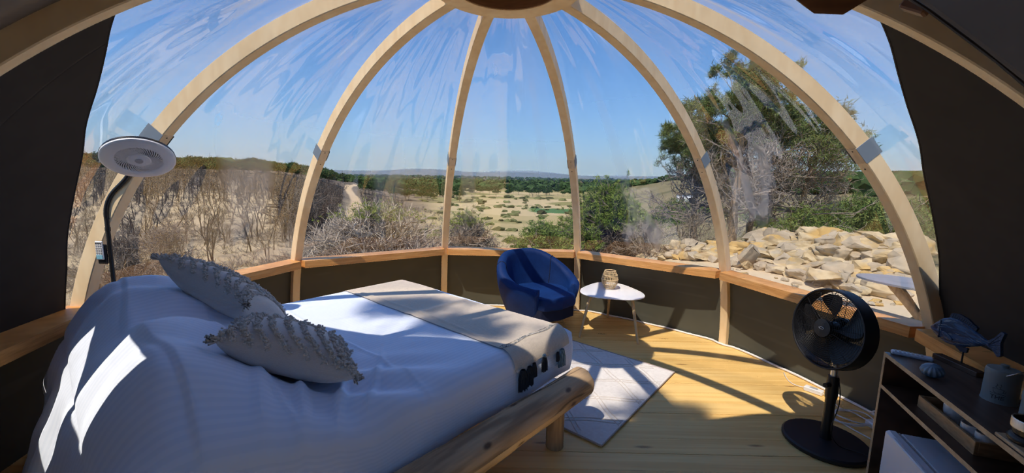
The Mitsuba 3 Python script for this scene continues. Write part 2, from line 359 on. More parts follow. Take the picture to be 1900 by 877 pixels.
def sheetmesh(a0, a1, e0, e1, R, bulge, nu, nv, wav=0.0, seed=0, t=0.0):
    """e0, e1: elevations or functions of the bearing"""
    u, v = np.meshgrid(np.linspace(0, 1, nu), np.linspace(0, 1, nv), indexing='ij')
    az = a0 + (a1 - a0) * u
    E0 = e0(az) if callable(e0) else np.full_like(az, e0); E1 = e1(az) if callable(e1) else np.full_like(az, e1)
    el = E0 + (E1 - E0) * v
    return az, el, u, v

def panel(k, s0, s1, e0, e1, R, bulge, nu, nv, wav=0.0, seed=0):
    """part of bay k, across s0..s1, as a sheet seen from inside; R a number or a function of bearing"""
    A0, A1 = AZ(k), AZ(k + 1)
    u, v = np.meshgrid(np.linspace(s0, s1, nu), np.linspace(0, 1, nv), indexing='ij')
    az = A0 + (A1 - A0) * u
    E0 = e0(az) if callable(e0) else np.full_like(az, e0); E1 = e1(az) if callable(e1) else np.full_like(az, e1)
    el = E0 + (E1 - E0) * v
    P = bay(A0, A1, u, el, R if np.isscalar(R) else R(az), bulge)
    if wav:
        q = np.stack([u * 9 + seed * 17.3, el * 0.05 + seed * 3.1, 0 * u], -1)
        w = (meshkit.fbm(q, 2, seed) - 0.5) * wav * np.minimum(1, np.minimum(u, 1 - u) * 8)
        q2 = np.stack([u * 3 + seed * 7.7, el * 0.11 + seed, 0 * u], -1)
        w = w + (meshkit.noise(q2, seed + 5) - 0.5) * wav * 1.3 * np.minimum(1, np.minimum(u, 1 - u) * 4)
        P = P + (P / np.linalg.norm(P, axis=-1, keepdims=True)) * w[..., None]
    i = np.arange(nu * nv).reshape(nu, nv)
    F = np.vstack([np.stack([i[:-1, :-1], i[1:, :-1], i[1:, 1:]], -1).reshape(-1, 3), np.stack([i[:-1, :-1], i[1:, 1:], i[:-1, 1:]], -1).reshape(-1, 3)])
    m = tm(P.reshape(-1, 3), F)
    uvm = np.stack([(u * 1.5 + k * 5.3).ravel(), (np.radians(el) * R0 + k * 2.9).ravel()], 1)
    return m, uvm

ES = math.degrees(math.asin(Z_SILL / RF))      # elevation of the sill's top on the film
from scipy.interpolate import PchipInterpolator
_pch = PchipInterpolator([0, 90.0, 90.6, 91.2, 92, 94, 96, 99, 102.5, 106.5, 111, 116.4, 120.7, 128, 137, 160, 180], [0, 13.0, 14.5, 17.0, 21, 26.3, 31.5, 37.1, 41, 45.3, 48.6, 51.5, 53.7, 57.5, 60.5, 64, 65])
def el_cut(az):
    """the edge of the opaque cover: its elevation at a bearing"""
    a = np.abs(np.asarray(az, float))
    return _pch(np.clip(a, 0, 180)) if _pch is not None else np.interp(a, [0, 90.3, 91.2, 92, 94, 96, 99, 102.5, 106.5, 111, 116.4, 120.7, 128, 137, 160, 180], [0, 13.5, 17, 21, 26.3, 31.5, 37.1, 41, 45.3, 48.6, 51.5, 53.7, 57.5, 60.5, 64, 65])

WINL = {-2: 'clear film window with a lamp standing in front at the left', -1: 'clear film window above the pillows', 0: 'clear film window above the foot of the bed', 1: 'clear film window above the white side table'}
wn = 0
for k in range(-4, 5):
    # knee wall
    e1 = math.degrees(math.asin(0.662 / 2.555))
    m, _ = panel(k, 0.0, 1.0, 0, e1, 2.555, 0.45, 25, 9)
    w = obj(f'wall_{SIDES[k]}', thicken(m, 0.006), 'm_wall', smooth=True)
    tag(w, f'dark olive fabric knee wall under the {SIDES[k].replace("_", " ")} sill of the dome', 'wall', kind='structure')
    # sill
    a0, a1 = AZ(k), AZ(k + 1); hw = math.degrees(0.0345 / 2.4)
    ri0, ri1 = 2.405, 2.605
    c = [bay(a0, a1, np.array(s), 0, r, 0)[:2] for r in (ri0, ri1) for s in (0.0135, 0.9865)]
    sm = tm([[*c[0], 0.655], [*c[1], 0.655], [*c[3], 0.655], [*c[2], 0.655], [*c[0], Z_SILL], [*c[1], Z_SILL], [*c[3], Z_SILL], [*c[2], Z_SILL]],
            [[0, 2, 1], [0, 3, 2], [4, 5, 6], [4, 6, 7], [0, 1, 5], [0, 5, 4], [1, 2, 6], [1, 6, 5], [2, 3, 7], [2, 7, 6], [3, 0, 4], [3, 4, 7]])
    # bring the outline to the sphere's radius at the sill's height
    sm.vertices[:, :2] *= math.cos(math.asin(0.69 / RF)) * 1.0
    trimesh.repair.fix_normals(sm)
    t = obj(f'trim_{k + 5}', sm, 'm_sill', smooth=False)
    tag(t, f'orange pine sill board along the {SIDES[k].replace("_", " ")} bay of the dome', 'sill', kind='structure')
    # clear film
    if k < 4:
        wn += 1
        w = thing(f'window_{wn}', f'clear plastic film window of the {SIDES[k].replace("_", " ")} bay of the dome', 'window', kind='structure')
        m, uvm = panel(k, 0.0, 1.0, ES - 0.3, 80.6, RF + 0.004, 0.35, 61, 61, 0.017, k + 11)
        obj('film', m, 'm_film', w, smooth=True)
        m, uvm = panel(k, 0.0, 1.0, 56.0 if k in (1, 2) else 46.0, 80.6, RF + 0.007, 0.35, 41, 41, 0.017, k + 11)
        obj('milky_layer', m, 'm_haze', w, smooth=True, uv=uvm)

# whitish bands painted on the film in place of its reflections
from scipy.interpolate import PchipInterpolator
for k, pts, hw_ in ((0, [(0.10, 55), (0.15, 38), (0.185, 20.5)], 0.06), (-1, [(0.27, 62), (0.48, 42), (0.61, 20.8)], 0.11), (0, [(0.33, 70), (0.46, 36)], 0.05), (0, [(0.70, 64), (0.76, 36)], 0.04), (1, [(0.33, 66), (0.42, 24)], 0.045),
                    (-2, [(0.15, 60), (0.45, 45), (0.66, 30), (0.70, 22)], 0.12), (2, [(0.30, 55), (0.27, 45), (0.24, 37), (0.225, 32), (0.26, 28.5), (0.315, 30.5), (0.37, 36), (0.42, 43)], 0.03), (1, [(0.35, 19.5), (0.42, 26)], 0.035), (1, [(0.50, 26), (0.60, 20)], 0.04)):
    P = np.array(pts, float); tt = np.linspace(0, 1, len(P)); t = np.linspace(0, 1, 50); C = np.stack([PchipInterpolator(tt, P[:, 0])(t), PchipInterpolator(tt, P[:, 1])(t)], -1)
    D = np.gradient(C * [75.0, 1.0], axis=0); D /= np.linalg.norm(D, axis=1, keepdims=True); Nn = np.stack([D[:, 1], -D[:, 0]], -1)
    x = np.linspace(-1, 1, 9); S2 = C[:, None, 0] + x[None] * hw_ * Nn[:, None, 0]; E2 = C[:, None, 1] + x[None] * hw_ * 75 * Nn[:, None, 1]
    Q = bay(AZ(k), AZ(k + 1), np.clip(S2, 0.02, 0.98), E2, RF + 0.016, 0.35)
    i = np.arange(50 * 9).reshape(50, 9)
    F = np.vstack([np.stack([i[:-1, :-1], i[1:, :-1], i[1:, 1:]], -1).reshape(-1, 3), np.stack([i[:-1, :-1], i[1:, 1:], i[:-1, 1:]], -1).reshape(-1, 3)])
    obj('painted_reflection', tm(Q.reshape(-1, 3), F), 'm_painted_reflection', f'window_{k + 5}', smooth=True, uv=np.stack([np.tile(x, 50), np.repeat(t, 9)], 1))

# opaque cover of the rear half: dark at the sides, grey lining at the back
ce = thing('ceiling', 'dark opaque cover and grey lining over the rear half of the dome', 'ceiling', kind='structure')
RC = lambda az: np.interp(np.abs(az), [0, 130, 152, 180], [RF - 0.004, RF - 0.008, R0 - 0.012, R0 - 0.012])
S = lambda k, az: (az - AZ(k)) / 36.0
def cover(k, s0, s1, e0, e1, name, m_, nu=20, nv=16):
    m, _ = panel(k, s0, s1, e0, e1, RC, 0.35, nu, nv)
    obj(name, thicken(m, -0.003), m_, ce, smooth=True)
cover(3, S(3, 90.6), 1.0, ES - 0.3, el_cut, 'side_cover', 'm_cover', 80, 24)
cover(-3, S(-3, -113.5), S(-3, -90.4), ES - 0.3, el_cut, 'side_cover', 'm_cover', 60, 24)
cover(-3, 0.0, S(-3, -113.5), ES - 0.3, 24.0, 'side_cover', 'm_cover')
cover(-3, 0.0, S(-3, -113.5), 32.5, el_cut, 'side_cover', 'm_cover', 30, 20)
cover(4, 0.0, 1.0, ES - 0.3, 19.5, 'lining', 'm_lining')
cover(4, 0.0, 1.0, 19.5, el_cut, 'lining', 'm_lining', 26, 20)
# left rear: the lining leaves a rolled-up window open
cover(-4, 0.0, 1.0, ES - 0.3, 32.5, 'lining', 'm_lining')
for w0, w1 in ((-161.2, -153.5), (-148.5, -137.3), (-128.0, -124.9)):
    cover(-4, max(0.0, S(-4, w0)), min(1.0, S(-4, w1)), 32.5, 39.0, 'lining', 'm_lining')
cover(-4, 0.0, 1.0, 39.0, el_cut, 'lining', 'm_lining', 26, 20)
cover(5, 0.0, 1.0, 53.0, el_cut, 'lining', 'm_lining', 26, 12)
for kk in (3, -3):                          # dark hem along the cover's edge
    az = np.linspace(90.7, 127, 60) if kk == 3 else np.linspace(-125, -90.5, 60)
    P = bay(AZ(kk), AZ(kk + 1), (az - AZ(kk)) / 36, el_cut(az), RF - 0.006, 0.35)
    obj('hem', tube(P, 0.0065, 6), 'm_blackmatte', ce)
obj('seam_cord', tube(sph(np.full(40, 128.9), np.linspace(40, 57, 40), RF - 0.016), 0.0028, 6), 'm_grey_plastic', ce)

# unseen fabric porch, added behind the camera to keep skylight out of the doorway
po = thing('added_porch', 'unseen grey fabric porch added behind the doorway to block skylight', 'porch', kind='structure')
def quad(name, pts, m_): obj(name, thicken(tm(pts, [[0, 1, 2], [0, 2, 3]]), 0.006), m_, po, smooth=False)
quad('added_porch_roof', [(-0.82, -1.95, 2.08), (0.82, -1.95, 2.08), (0.86, -3.9, 1.95), (-0.86, -3.9, 1.95)], 'm_lining')
quad('added_porch_side', [(-0.82, -2.36, 0.0), (-0.82, -1.95, 2.07), (-0.86, -3.9, 1.94), (-0.86, -3.9, 0.0)], 'm_lining')
quad('added_porch_side', [(0.82, -2.36, 0.0), (0.82, -1.95, 2.07), (0.86, -3.9, 1.94), (0.86, -3.9, 0.0)], 'm_lining')
obj('added_porch_floor', box((1.7, 1.5, 0.03), (0, -3.2, -0.016)), 'm_rib', po, smooth=False)

# ------------------------------------------------------------------ the bed (own axes: l towards the foot, m across, away from the log)
BO = np.array([0.335, -0.12]); BL = np.array([0.655, 0.756]); BM = np.array([-0.756, 0.655])
BFR = frame([BO[0], BO[1], 0], [BL[0], BL[1], 0], [BM[0], BM[1], 0], [0, 0, 1])     # bed axes -> world
def bedw(m): m = m.copy(); m.apply_transform(BFR); return m

bf = thing('log_bed', 'rustic bed frame of peeled logs carrying the white bed', 'bed frame')
def log_mesh(p0, p1, r0, r1, n=26, k=90, seed=0, round0=False, round1=True):
    p0, p1 = np.array(p0, float), np.array(p1, float); L = np.linalg.norm(p1 - p0)
    d = (p1 - p0) / L; x = np.cross(d, [0, 0, 1.0]); x /= np.linalg.norm(x); y = np.cross(d, x)
    s = np.concatenate([np.linspace(0, 1, k - 10), 1 + 0 * np.arange(10)]); V = []; U = []
    a = np.arange(n + 1) * 2 * PI / n
    rows = []
    for t in np.linspace(0, 1, k): rows.append((t * L, 1.0))
    cap = 0.05
    if round1:
        rows = [(t * (L - cap), 1.0) for t in np.linspace(0, 1, k)] + [(L - cap + cap * math.sin(b), math.cos(b) ** 0.6) for b in np.linspace(0.15, PI / 2 - 1e-3, 8)]
    for (z, q) in rows:
        t = z / L; r = (r0 + (r1 - r0) * t) * q
        e = meshkit.fbm(np.stack([z * 3 + 0 * a, np.cos(a) * 1.3 + 5 + seed, np.sin(a) * 1.3], -1), 3, seed) - 0.5
        e2 = meshkit.noise(np.stack([z * 1.2 + 0 * a, np.cos(a) * .6 + 9 + seed, np.sin(a) * .6], -1), seed) - 0.5
        rr = r * (1 + 0.22 * e + 0.18 * e2)
        V += list(p0 + d * z + np.cos(a)[:, None] * x * rr[:, None] + np.sin(a)[:, None] * y * rr[:, None]); U += [(z, b * 0.085) for b in a]
    F = []; w = n + 1
    for i in range(len(rows) - 1):
        for q in range(n):
            F += [[i * w + q, (i + 1) * w + q + 1, i * w + q + 1], [i * w + q, (i + 1) * w + q, (i + 1) * w + q + 1]]
    b = len(V)
    V += [p0]; U += [(0, 0)]
    F += [[b, q, q + 1] for q in range(n)]
    m = tm(V, np.array(F)[:, ::-1])
    return m, np.array(U)
m, U = log_mesh([-1.66, 0.025, 0.285], [0.285, 0.01, 0.300], 0.098, 0.088, seed=3)
obj('side_log', bedw(m), 'm_log', bf, smooth=True, uv=U)
m, U = log_mesh([-1.50, 1.80, 0.265], [0.24, 1.80, 0.265], 0.08, 0.078, seed=8)
obj('side_log', bedw(m), 'm_log', bf, smooth=True, uv=U)
for (a, b, hh) in ((0.0, 0.02, 0.235), (-1.5, 0.03, 0.235), (0.0, 1.80, 0.20), (-1.4, 1.80, 0.20)):
    mm = trimesh.creation.cylinder(0.05, hh, sections=18); mm.apply_translation([a, b, hh / 2])
    mm.vertices[:, :2] += 0.004 * (meshkit.noise(mm.vertices * 9, 2)[:, None] - 0.5)
    obj('leg', bedw(mm), 'm_logleg', bf)
for i, a in enumerate(np.linspace(-1.7, 0.2, 9)):
    obj('slat', bedw(box((0.09, 1.60, 0.018), (a, 1.02, 0.350), 0.003)), 'm_logleg', bf, smooth=False)

mt = thing('mattress', 'thick mattress hidden under the white bed sheet', 'mattress')
obj('mattress_core', bedw(box((2.05, 1.76, 0.20), (-0.74, 1.01, 0.462), 0.03)), 'm_sheet', mt)
scene[mt + '__mattress_core']['bsdf'] = {'type': 'ref', 'id': 'm_white_plastic'}

# --- sheet: the top as a height field inside a rounded outline, then a skirt that falls with folds
L0, L1, M0, M1, ZB = -1.78, 0.325, 0.108, 1.92, 0.60
def bump_h(l, m):
    """two rows of pillows under the sheet at the head"""
    edge = np.clip((m - M0) / 0.28, 0, 1); edge = edge * edge * (3 - 2 * edge)
    far = np.clip((M1 + 0.02 - m) / 0.22, 0, 1); far = far ** 0.7
    def ss(a, b, x): t = np.clip((x - a) / (b - a), 0, 1); return t * t * (3 - 2 * t)
    foot = -0.93 - 0.10 * np.sin(m * 3.1 + 0.4)
    up = ss(foot, foot - 0.62, l)
    down = 1 - 0.45 * ss(-1.58, -1.80, l)
    A = 0.335 + 0.02 * np.cos((m - 0.6) * 2 * PI / 0.9) - 0.03 * np.exp(-((m - 1.02) / 0.10) ** 2)
    h = A * up * down * (0.55 + 0.45 * edge) * (0.35 + 0.65 * far)
    # soft pulls and folds running down from the pillows
    s = np.stack([l * 1.2, m * 1.2, 0 * l], -1)
    q = l * 0.8 + m * 0.9
    h = h + 0.020 * up * (1 - 0.4 * up) * np.sin(m * 14 + 6 * meshkit.noise(s * 2, 4)) * (0.4 + 0.6 * edge)
    near = np.exp(-((m - M0 - 0.22) / 0.25) ** 2) * np.exp(-((l + 0.95) / 0.30) ** 2)
    h = h + 0.045 * near * (0.5 + 0.5 * np.sin((l * 0.75 + m * 1.0) * 22 + 1.0))
    # the hem of the spread over the pillows, lumpy cloth beyond it, pressed creases
    hem = -1.60 + 0.03 * np.sin(m * 5) + 0.02 * meshkit.noise(s * 4, 12)
    h = h - 0.016 * ss(hem + 0.012, hem - 0.012, l) + 0.05 * (meshkit.fbm(np.stack([l * 6, m * 4.0, 0 * l], -1), 3, 14) - 0.5) * ss(hem, hem - 0.12, l)
    for lc in (-1.32, -0.78, -0.22): h = h + 0.006 * np.exp(-((l - lc - 0.015 * np.sin(m * 4 + lc * 9)) / 0.012) ** 2)
    for c0_, sl_, wd, am in ((-0.98, -0.55, 0.020, 0.034), (-1.16, -0.35, 0.022, 0.030), (-0.80, -0.75, 0.018, 0.020), (-1.30, -0.30, 0.026, 0.022)):
        h = h + am * np.exp(-((l - c0_ - sl_ * (0.5 - m)) / wd) ** 2) * np.exp(-((m - 0.36) / 0.20) ** 2)
    # slack wrinkles on the flat part
    h = h + 0.006 * (meshkit.fbm(np.stack([l * 2.2, m * 3.2, 0 * l], -1), 3, 9) - 0.5) + 0.004 * np.maximum(0, np.sin((l * 0.35 + m) * 17 + 3 * meshkit.noise(s * 3, 6)) - 0.6)
    return h
def outline(n_per=90):
    """closed outline (rounded rectangle) with equally shared points per side"""
    pts = []
    r = 0.07
    for (x0, y0, x1, y1) in ((L1, M0, L1, M1), (L1, M1, L0, M1), (L0, M1, L0, M0), (L0, M0, L1, M0)):
        for t in np.linspace(0, 1, n_per, endpoint=False): pts.append((x0 + (x1 - x0) * t, y0 + (y1 - y0) * t))
    P = np.array(pts)
    cx, cy = np.clip(P[:, 0], L0 + r, L1 - r), np.clip(P[:, 1], M0 + r, M1 - r)
    d = P - np.stack([cx, cy], 1); n = np.linalg.norm(d, axis=1); k = n > r
    P[k] = (np.stack([cx, cy], 1) + d / np.maximum(n, 1e-9)[:, None] * r)[k]
    return P
NP = 200
OUT = outline(NP); NO = len(OUT)
cen = np.array([(L0 + L1) / 2, (M0 + M1) / 2])
RB = 0.10
Vs, Us = [], []
rings_t = np.concatenate([np.linspace(0.0, 0.90, 120), 0.90 + 0.10 * (1 - (1 - np.linspace(0, 1, 20)[1:]) ** 1.6)])
for t in rings_t:
    P = cen + (OUT - cen) * t
    d = (1 - t) * np.minimum(np.abs(OUT[:, 0] - cen[0]) * 0 + (L1 - L0) / 2, (M1 - M0) / 2)
    dist = np.minimum.reduce([P[:, 0] - L0, L1 - P[:, 0], P[:, 1] - M0, M1 - P[:, 1]])
    dist = np.maximum(dist, (1 - t) * 0.5)
    q = np.clip(dist / RB, 0, 1)
    z = ZB - RB + RB * np.sqrt(np.maximum(0, 1 - (1 - q) ** 2)) + bump_h(P[:, 0], P[:, 1])
    Vs.append(np.column_stack([P, z])); Us.append(P.copy())
top_edge = Vs[-1].copy()
nrm = OUT - np.roll(OUT, 1, 0) + np.roll(OUT, -1, 0) - OUT
nrm = np.stack([nrm[:, 1], -nrm[:, 0]], 1); nrm /= np.linalg.norm(nrm, axis=1, keepdims=True) + 1e-9
s_arc = np.concatenate([[0], np.cumsum(np.linalg.norm(np.diff(OUT, axis=0), axis=1))])
headw = np.clip((-1.58 - OUT[:, 0]) / 0.17, 0, 1); headw = headw * headw * (3 - 2 * headw)
dfac = np.clip(-nrm[:, 0], 0, 1) * 0.9 + 0.1
zlow = 0.335 * (1 - headw) + 0.06 * headw
zlow = np.where((OUT[:, 1] < 0.3) & (OUT[:, 0] > L0 + 0.12), 0.335, zlow)
for j, f in enumerate(np.linspace(0, 1, 26)[1:]):
    z = top_edge[:, 2] + (zlow - top_edge[:, 2]) * f
    fold = np.sin(s_arc * 26 + 5 * meshkit.noise(np.stack([s_arc * 2, f * 1.2 + 0 * s_arc, 0 * s_arc], -1), 3))
    nz = meshkit.fbm(np.stack([s_arc * 3.4, 0 * s_arc + f * 1.6, 0 * s_arc + 3], -1), 3, 5) - 0.5
    off = headw * dfac * (0.155 * f ** 0.7 + 0.035 * fold * f + 0.10 * nz * min(1, f * 3)) + (1 - headw) * (0.006 * np.sin(s_arc * 9) * f + 0.016 * nz * f + 0.010 * math.sin(PI * f))
    P = OUT + nrm * off[:, None]
    Vs.append(np.column_stack([P, z]))
    Us.append(np.column_stack([OUT[:, 0] , OUT[:, 1]]) + nrm * (f * 0.3))
V = np.concatenate(Vs); U = np.concatenate(Us); nr = len(Vs)
i = np.arange(nr * NO).reshape(nr, NO); j = np.roll(i, -1, 1)
F = np.vstack([np.stack([i[:-1], i[1:], j[1:]], -1).reshape(-1, 3), np.stack([i[:-1], j[1:], j[:-1]], -1).reshape(-1, 3)])
bs = tag(obj('bed_sheet', bedw(tm(V, F)), 'm_sheet', smooth=True, uv=U), 'white striped satin sheet spread over the bed and its pillows', 'bed sheet')

def bed_z(l, m):
    dist = np.minimum.reduce([l - L0, L1 - l, m - M0, M1 - m]); q = np.clip(dist / RB, 0, 1)
    return ZB - RB + RB * np.sqrt(np.maximum(0, 1 - (1 - q) ** 2)) + bump_h(l, m)

# --- linen runner across the foot, tassels over the near edge
br = thing('bed_runner', 'beige linen runner with navy tassels laid across the foot of the bed', 'bed runner')
def runner_pt(u, v):
    """u along the bed (0..1), v the path across it in metres from the near hem"""
    l0 = -0.262 - 0.035 * np.clip(v / 1.9, 0, 1); l1 = 0.24 - 0.03 * np.clip(v / 1.9, 0, 1) + 0.02 * np.sin(v * 5)
    l = l0 + (l1 - l0) * u
    hang = 0.0 + 0.008 * np.sin(u * 11)
    s = v - hang                                # 0 at the edge of the mattress top
    r = RB + 0.008
    m = np.where(s < 0, M0 - 0.010 - 0.006 * np.sin(u * 9 + 1), np.where(s < r * 1.57, M0 - 0.006 + r * (1 - np.cos(np.clip(s / r, 0, 1.5708))), M0 - 0.006 + r + s - r * 1.57))
    z = np.where(s < 0, ZB - RB + s, np.where(s < r * 1.57, ZB - RB + (r) * np.sin(np.clip(s / r, 0, 1.5708)), 0))
    zt = bed_z(l, np.clip(m, M0 + RB, M1 - RB)) + 0.008 + 0.010 * np.exp(-((s - 0.95) / 0.03) ** 2) * (0.4 + 0.6 * np.sin(u * 3)) + 0.006 * np.sin(u * 7 + v * 9) * np.clip(s, 0, 0.3)
    z = np.where(s >= r * 1.57, zt, np.minimum(z + 0.008, zt + 0.02))
    farS = np.clip(m - (M1 - RB), 0, None)
    z = np.where(m > M1 - RB, ZB + 0.008 - np.where(farS < RB, RB - np.sqrt(np.maximum(0, RB ** 2 - np.minimum(farS, RB) ** 2)), RB + farS - RB), z)
    m = np.minimum(m, M1 + 0.012)
    return l, m, z
gm, gu, gv = grid(lambda u, v: np.stack(runner_pt(u, v)), 50, 190, 0, 1, 0.0, 2.02)
obj('linen_cloth', bedw(gm), 'm_runner', br, smooth=True, uv=np.stack([gu * 0.6, gv], 1))
for v0, v1 in ((0.150, 0.162), (0.171, 0.183)):
    gm, gu, gv = grid(lambda u, v: np.stack(runner_pt(u, v)) + np.array([0, -0.0012, 0.0022])[:, None, None], 60, 4, 0.01, 0.99, v0, v1)
    obj('embroidered_band', bedw(gm), 'm_band', br, smooth=True, uv=np.stack([gu * 0.6, gv], 1))
def tassel(l, m, z, h, r, mname, n=46, knot=None, seed=0):
    g = np.random.default_rng(seed); segs = []
    for i in range(n):
        a = g.uniform(0, 2 * PI); q = math.sqrt(g.uniform(0, 1)); e = g.uniform(0.86, 1.0)
        p0 = np.array([l + 0.4 * r * q * math.cos(a), m + 0.3 * r * q * math.sin(a), z])
        p2 = np.array([l + r * q * math.cos(a), m - 0.004 + 0.45 * r * q * math.sin(a), z - h * e])
        p1 = (p0 + p2) / 2 + np.array([0.25 * r * math.cos(a) * q, 0, h * 0.1])
        segs += [(p0, p1), (p1, p2)]
    P0, P1 = np.array([s[0] for s in segs]), np.array([s[1] for s in segs])
    k = obj('tassel', bedw(prisms(P0, P1, np.full(len(segs), 0.0035), np.full(len(segs), 0.003), 4)), mname, br, smooth=True)
    if knot: obj('knot', bedw(trimesh.creation.icosphere(2, r * 0.45).apply_transform(tr(l, m, z + 0.004))), knot, k)
for n_, (l, h, r, mn, kn) in enumerate(((-0.222, 0.115, 0.033, 'm_tassel_navy', None), (-0.165, 0.108, 0.030, 'm_tassel_navy', None), (-0.125, 0.08, 0.020, 'm_tassel_navy', None),
                                        (-0.035, 0.088, 0.026, 'm_tassel_navy', 'm_tassel_blue'), (0.140, 0.105, 0.034, 'm_tassel_blue', None), (0.095, 0.055, 0.013, 'm_tassel_navy', None))):
    u = np.clip((l + 0.262) / 0.50, 0, 1); _, _, z = runner_pt(np.array(u), np.array(0.004))
    tassel(l, M0 - 0.022, float(z) + 0.006, h, r, mn, 56, kn, n_)

# --- two tufted cushions
def cushion(S, Th, label, seed, mtx):
    c = thing('cushion', label, 'cushion', 'grey tufted cushions on the bed')
    def f(u, v, s):
        uu, vv = np.sin(u * PI / 2), np.sin(v * PI / 2)
        x = S * uu * (1 - 0.13 * (1 - vv ** 2) * np.abs(uu) ** 3); y = S * vv * (1 - 0.13 * (1 - uu ** 2) * np.abs(vv) ** 3)
        z = s * Th * (np.maximum(0, (1 - uu ** 2)) ** 0.5 * np.maximum(0, 1 - vv ** 2) ** 0.5) ** 0.72
        z = z + s * 0.010 * (meshkit.fbm(np.stack([x * 9, y * 9, 0 * x + seed], -1), 3, seed) - 0.5) * (1 - uu ** 4) * (1 - vv ** 4)
        return np.stack([x, y, z])
    top, _, _ = grid(lambda u, v: f(u, v, 1), 44, 44, -1, 1, -1, 1)
    bot, _, _ = grid(lambda u, v: f(u, v, -1), 44, 44, -1, 1, -1, 1); bot.faces = bot.faces[:, ::-1]
    m = cat([top, bot]); m.merge_vertices()
    m.apply_transform(mtx); obj('cover', m, 'm_cushion', c, smooth=True)
    g = np.random.default_rng(seed)
    # raised tufted stripes: arcs over the face
    blob = trimesh.creation.icosphere(1, 1.0)
    for q in range(11):
        t = np.linspace(-0.97, 0.97, 130)
        off = -0.92 + q * 0.185
        u = t; v = off + 0.33 * (1 - t ** 2) * (1 - 0.35 * off)
        ok = (np.abs(v) < 0.985) & (np.abs(u) < 0.985)
        u, v = u[ok], v[ok]
        if len(u) < 6: continue
        P = np.moveaxis(f(u, v, 1), 0, -1); vs, fs = [], []
        for p in P:
            for z_ in range(4):
                r = g.uniform(0.0035, 0.0062); o = p + g.normal(0, 0.0052, 3) + [0, 0, 0.004]
                vs.append(blob.vertices * (r * g.uniform(0.7, 1.25, 3)) + o)
        nb = len(blob.vertices); V = np.concatenate(vs); F = (np.arange(len(vs)) * nb)[:, None, None] + blob.faces[None]
        mm = tm(V, F.reshape(-1, 3)); mm.apply_transform(mtx); obj('tufted_stripe', mm, 'm_tuft', c, smooth=True)
    for su in (-1, 1):
        for sv in (-1, 1):
            p = np.array([su * S * 1.0, sv * S * 1.0, 0.0]); segs0, segs1 = [], []
            for w in range(24):
                d = np.array([su, sv, 0]) * 0.7 + g.normal(0, 0.45, 3); d /= np.linalg.norm(d)
                segs0.append(p - np.array([su, sv, 0]) * 0.012); segs1.append(p + d * g.uniform(0.018, 0.034))
            mm = prisms(segs0, segs1, np.full(24, 0.004), np.full(24, 0.003), 4); mm.apply_transform(mtx); obj('corner_tuft', mm, 'm_tuft', c, smooth=True)
    return c
def bed_frame_m(l, m, z, normal, updir):
    """cushion axes in the bed's axes: its face normal and the direction of its top edge"""
    n = np.array(normal, float); n /= np.linalg.norm(n); y = np.array(updir, float); y -= n * (y @ n); y /= np.linalg.norm(y)
    return BFR @ frame([l, m, z], np.cross(y, n), y, n)
cushion(0.25, 0.10, 'grey tufted cushion leaning behind, farther from the camera', 21, bed_frame_m(-1.19, 1.27, 0.862, (0.66, 0.02, 0.75), (-0.50, 0.80, 0.34)))
cushion(0.25, 0.10, 'grey tufted cushion lying in front, overlapping the other one', 22, bed_frame_m(-1.145, 0.60, 0.765, (0.46, 0.0, 0.88), (-0.77, 0.42, 0.44)))



# ------------------------------------------------------------------ rug
rg = thing('rug', 'off-white woven rug with raised lines, lying at an angle beside the bed', 'rug')
RC_, RUX, RUY = np.array([0.592, 0.674]), np.array([0.639, 0.769]), np.array([-0.769, 0.639])
RFR = frame([RC_[0], RC_[1], 0.0012], [*RUX, 0], [*RUY, 0], [0, 0, 1])
g = np.random.default_rng(3)
def rugz(x, y): return 0.0085 + 0.003 * meshkit.fbm(np.stack([x * 3, y * 3, 0 * x], -1), 2, 1) + 0.006 * np.exp(-((x - 0.02 * np.sin(y * 3)) / 0.02) ** 2) * 0
m, u, v = grid(lambda u, v: np.stack([u * 0.61, v * 0.50, rugz(u * 0.61, v * 0.50)]), 30, 26, -1, 1, -1, 1)
m = thicken(m, 0.0075); m.apply_transform(RFR); obj('pile', m, 'm_rug', rg, smooth=40)
bd = [(-.61, -.50), (.61, -.50), (.61, .50), (-.61, .50)]
def rl(pts, r, mn, nm):
    P = np.array([[x, y, rugz(np.array(x), np.array(y)) + 0.0005] for x, y in pts]); m = tube(P, r, 6); m.apply_transform(RFR); obj(nm, m, mn, rg, smooth=True)
for q in range(4):
    (x0, y0), (x1, y1) = bd[q], bd[(q + 1) % 4]
    rl([(x0 + (x1 - x0) * t, y0 + (y1 - y0) * t) for t in np.linspace(0, 1, 40)], 0.005, 'm_rugedge', 'binding')
for q in range(-3, 5):
    for sgn in (1, -1):
        pts = []
        for t in np.linspace(-1, 1, 60):
            y = t * 0.485; x = sgn * ((y * 0.72 + q * 0.33)) + 0.008 * math.sin(y * 21 + q)
            if abs(x) < 0.585: pts.append((x, y))
        if len(pts) > 6:
            for o in (-0.018, 0.018):
                rl([(np.clip(x + o, -.6, .6), y) for x, y in pts], 0.0042, 'm_rugline', 'raised_line')

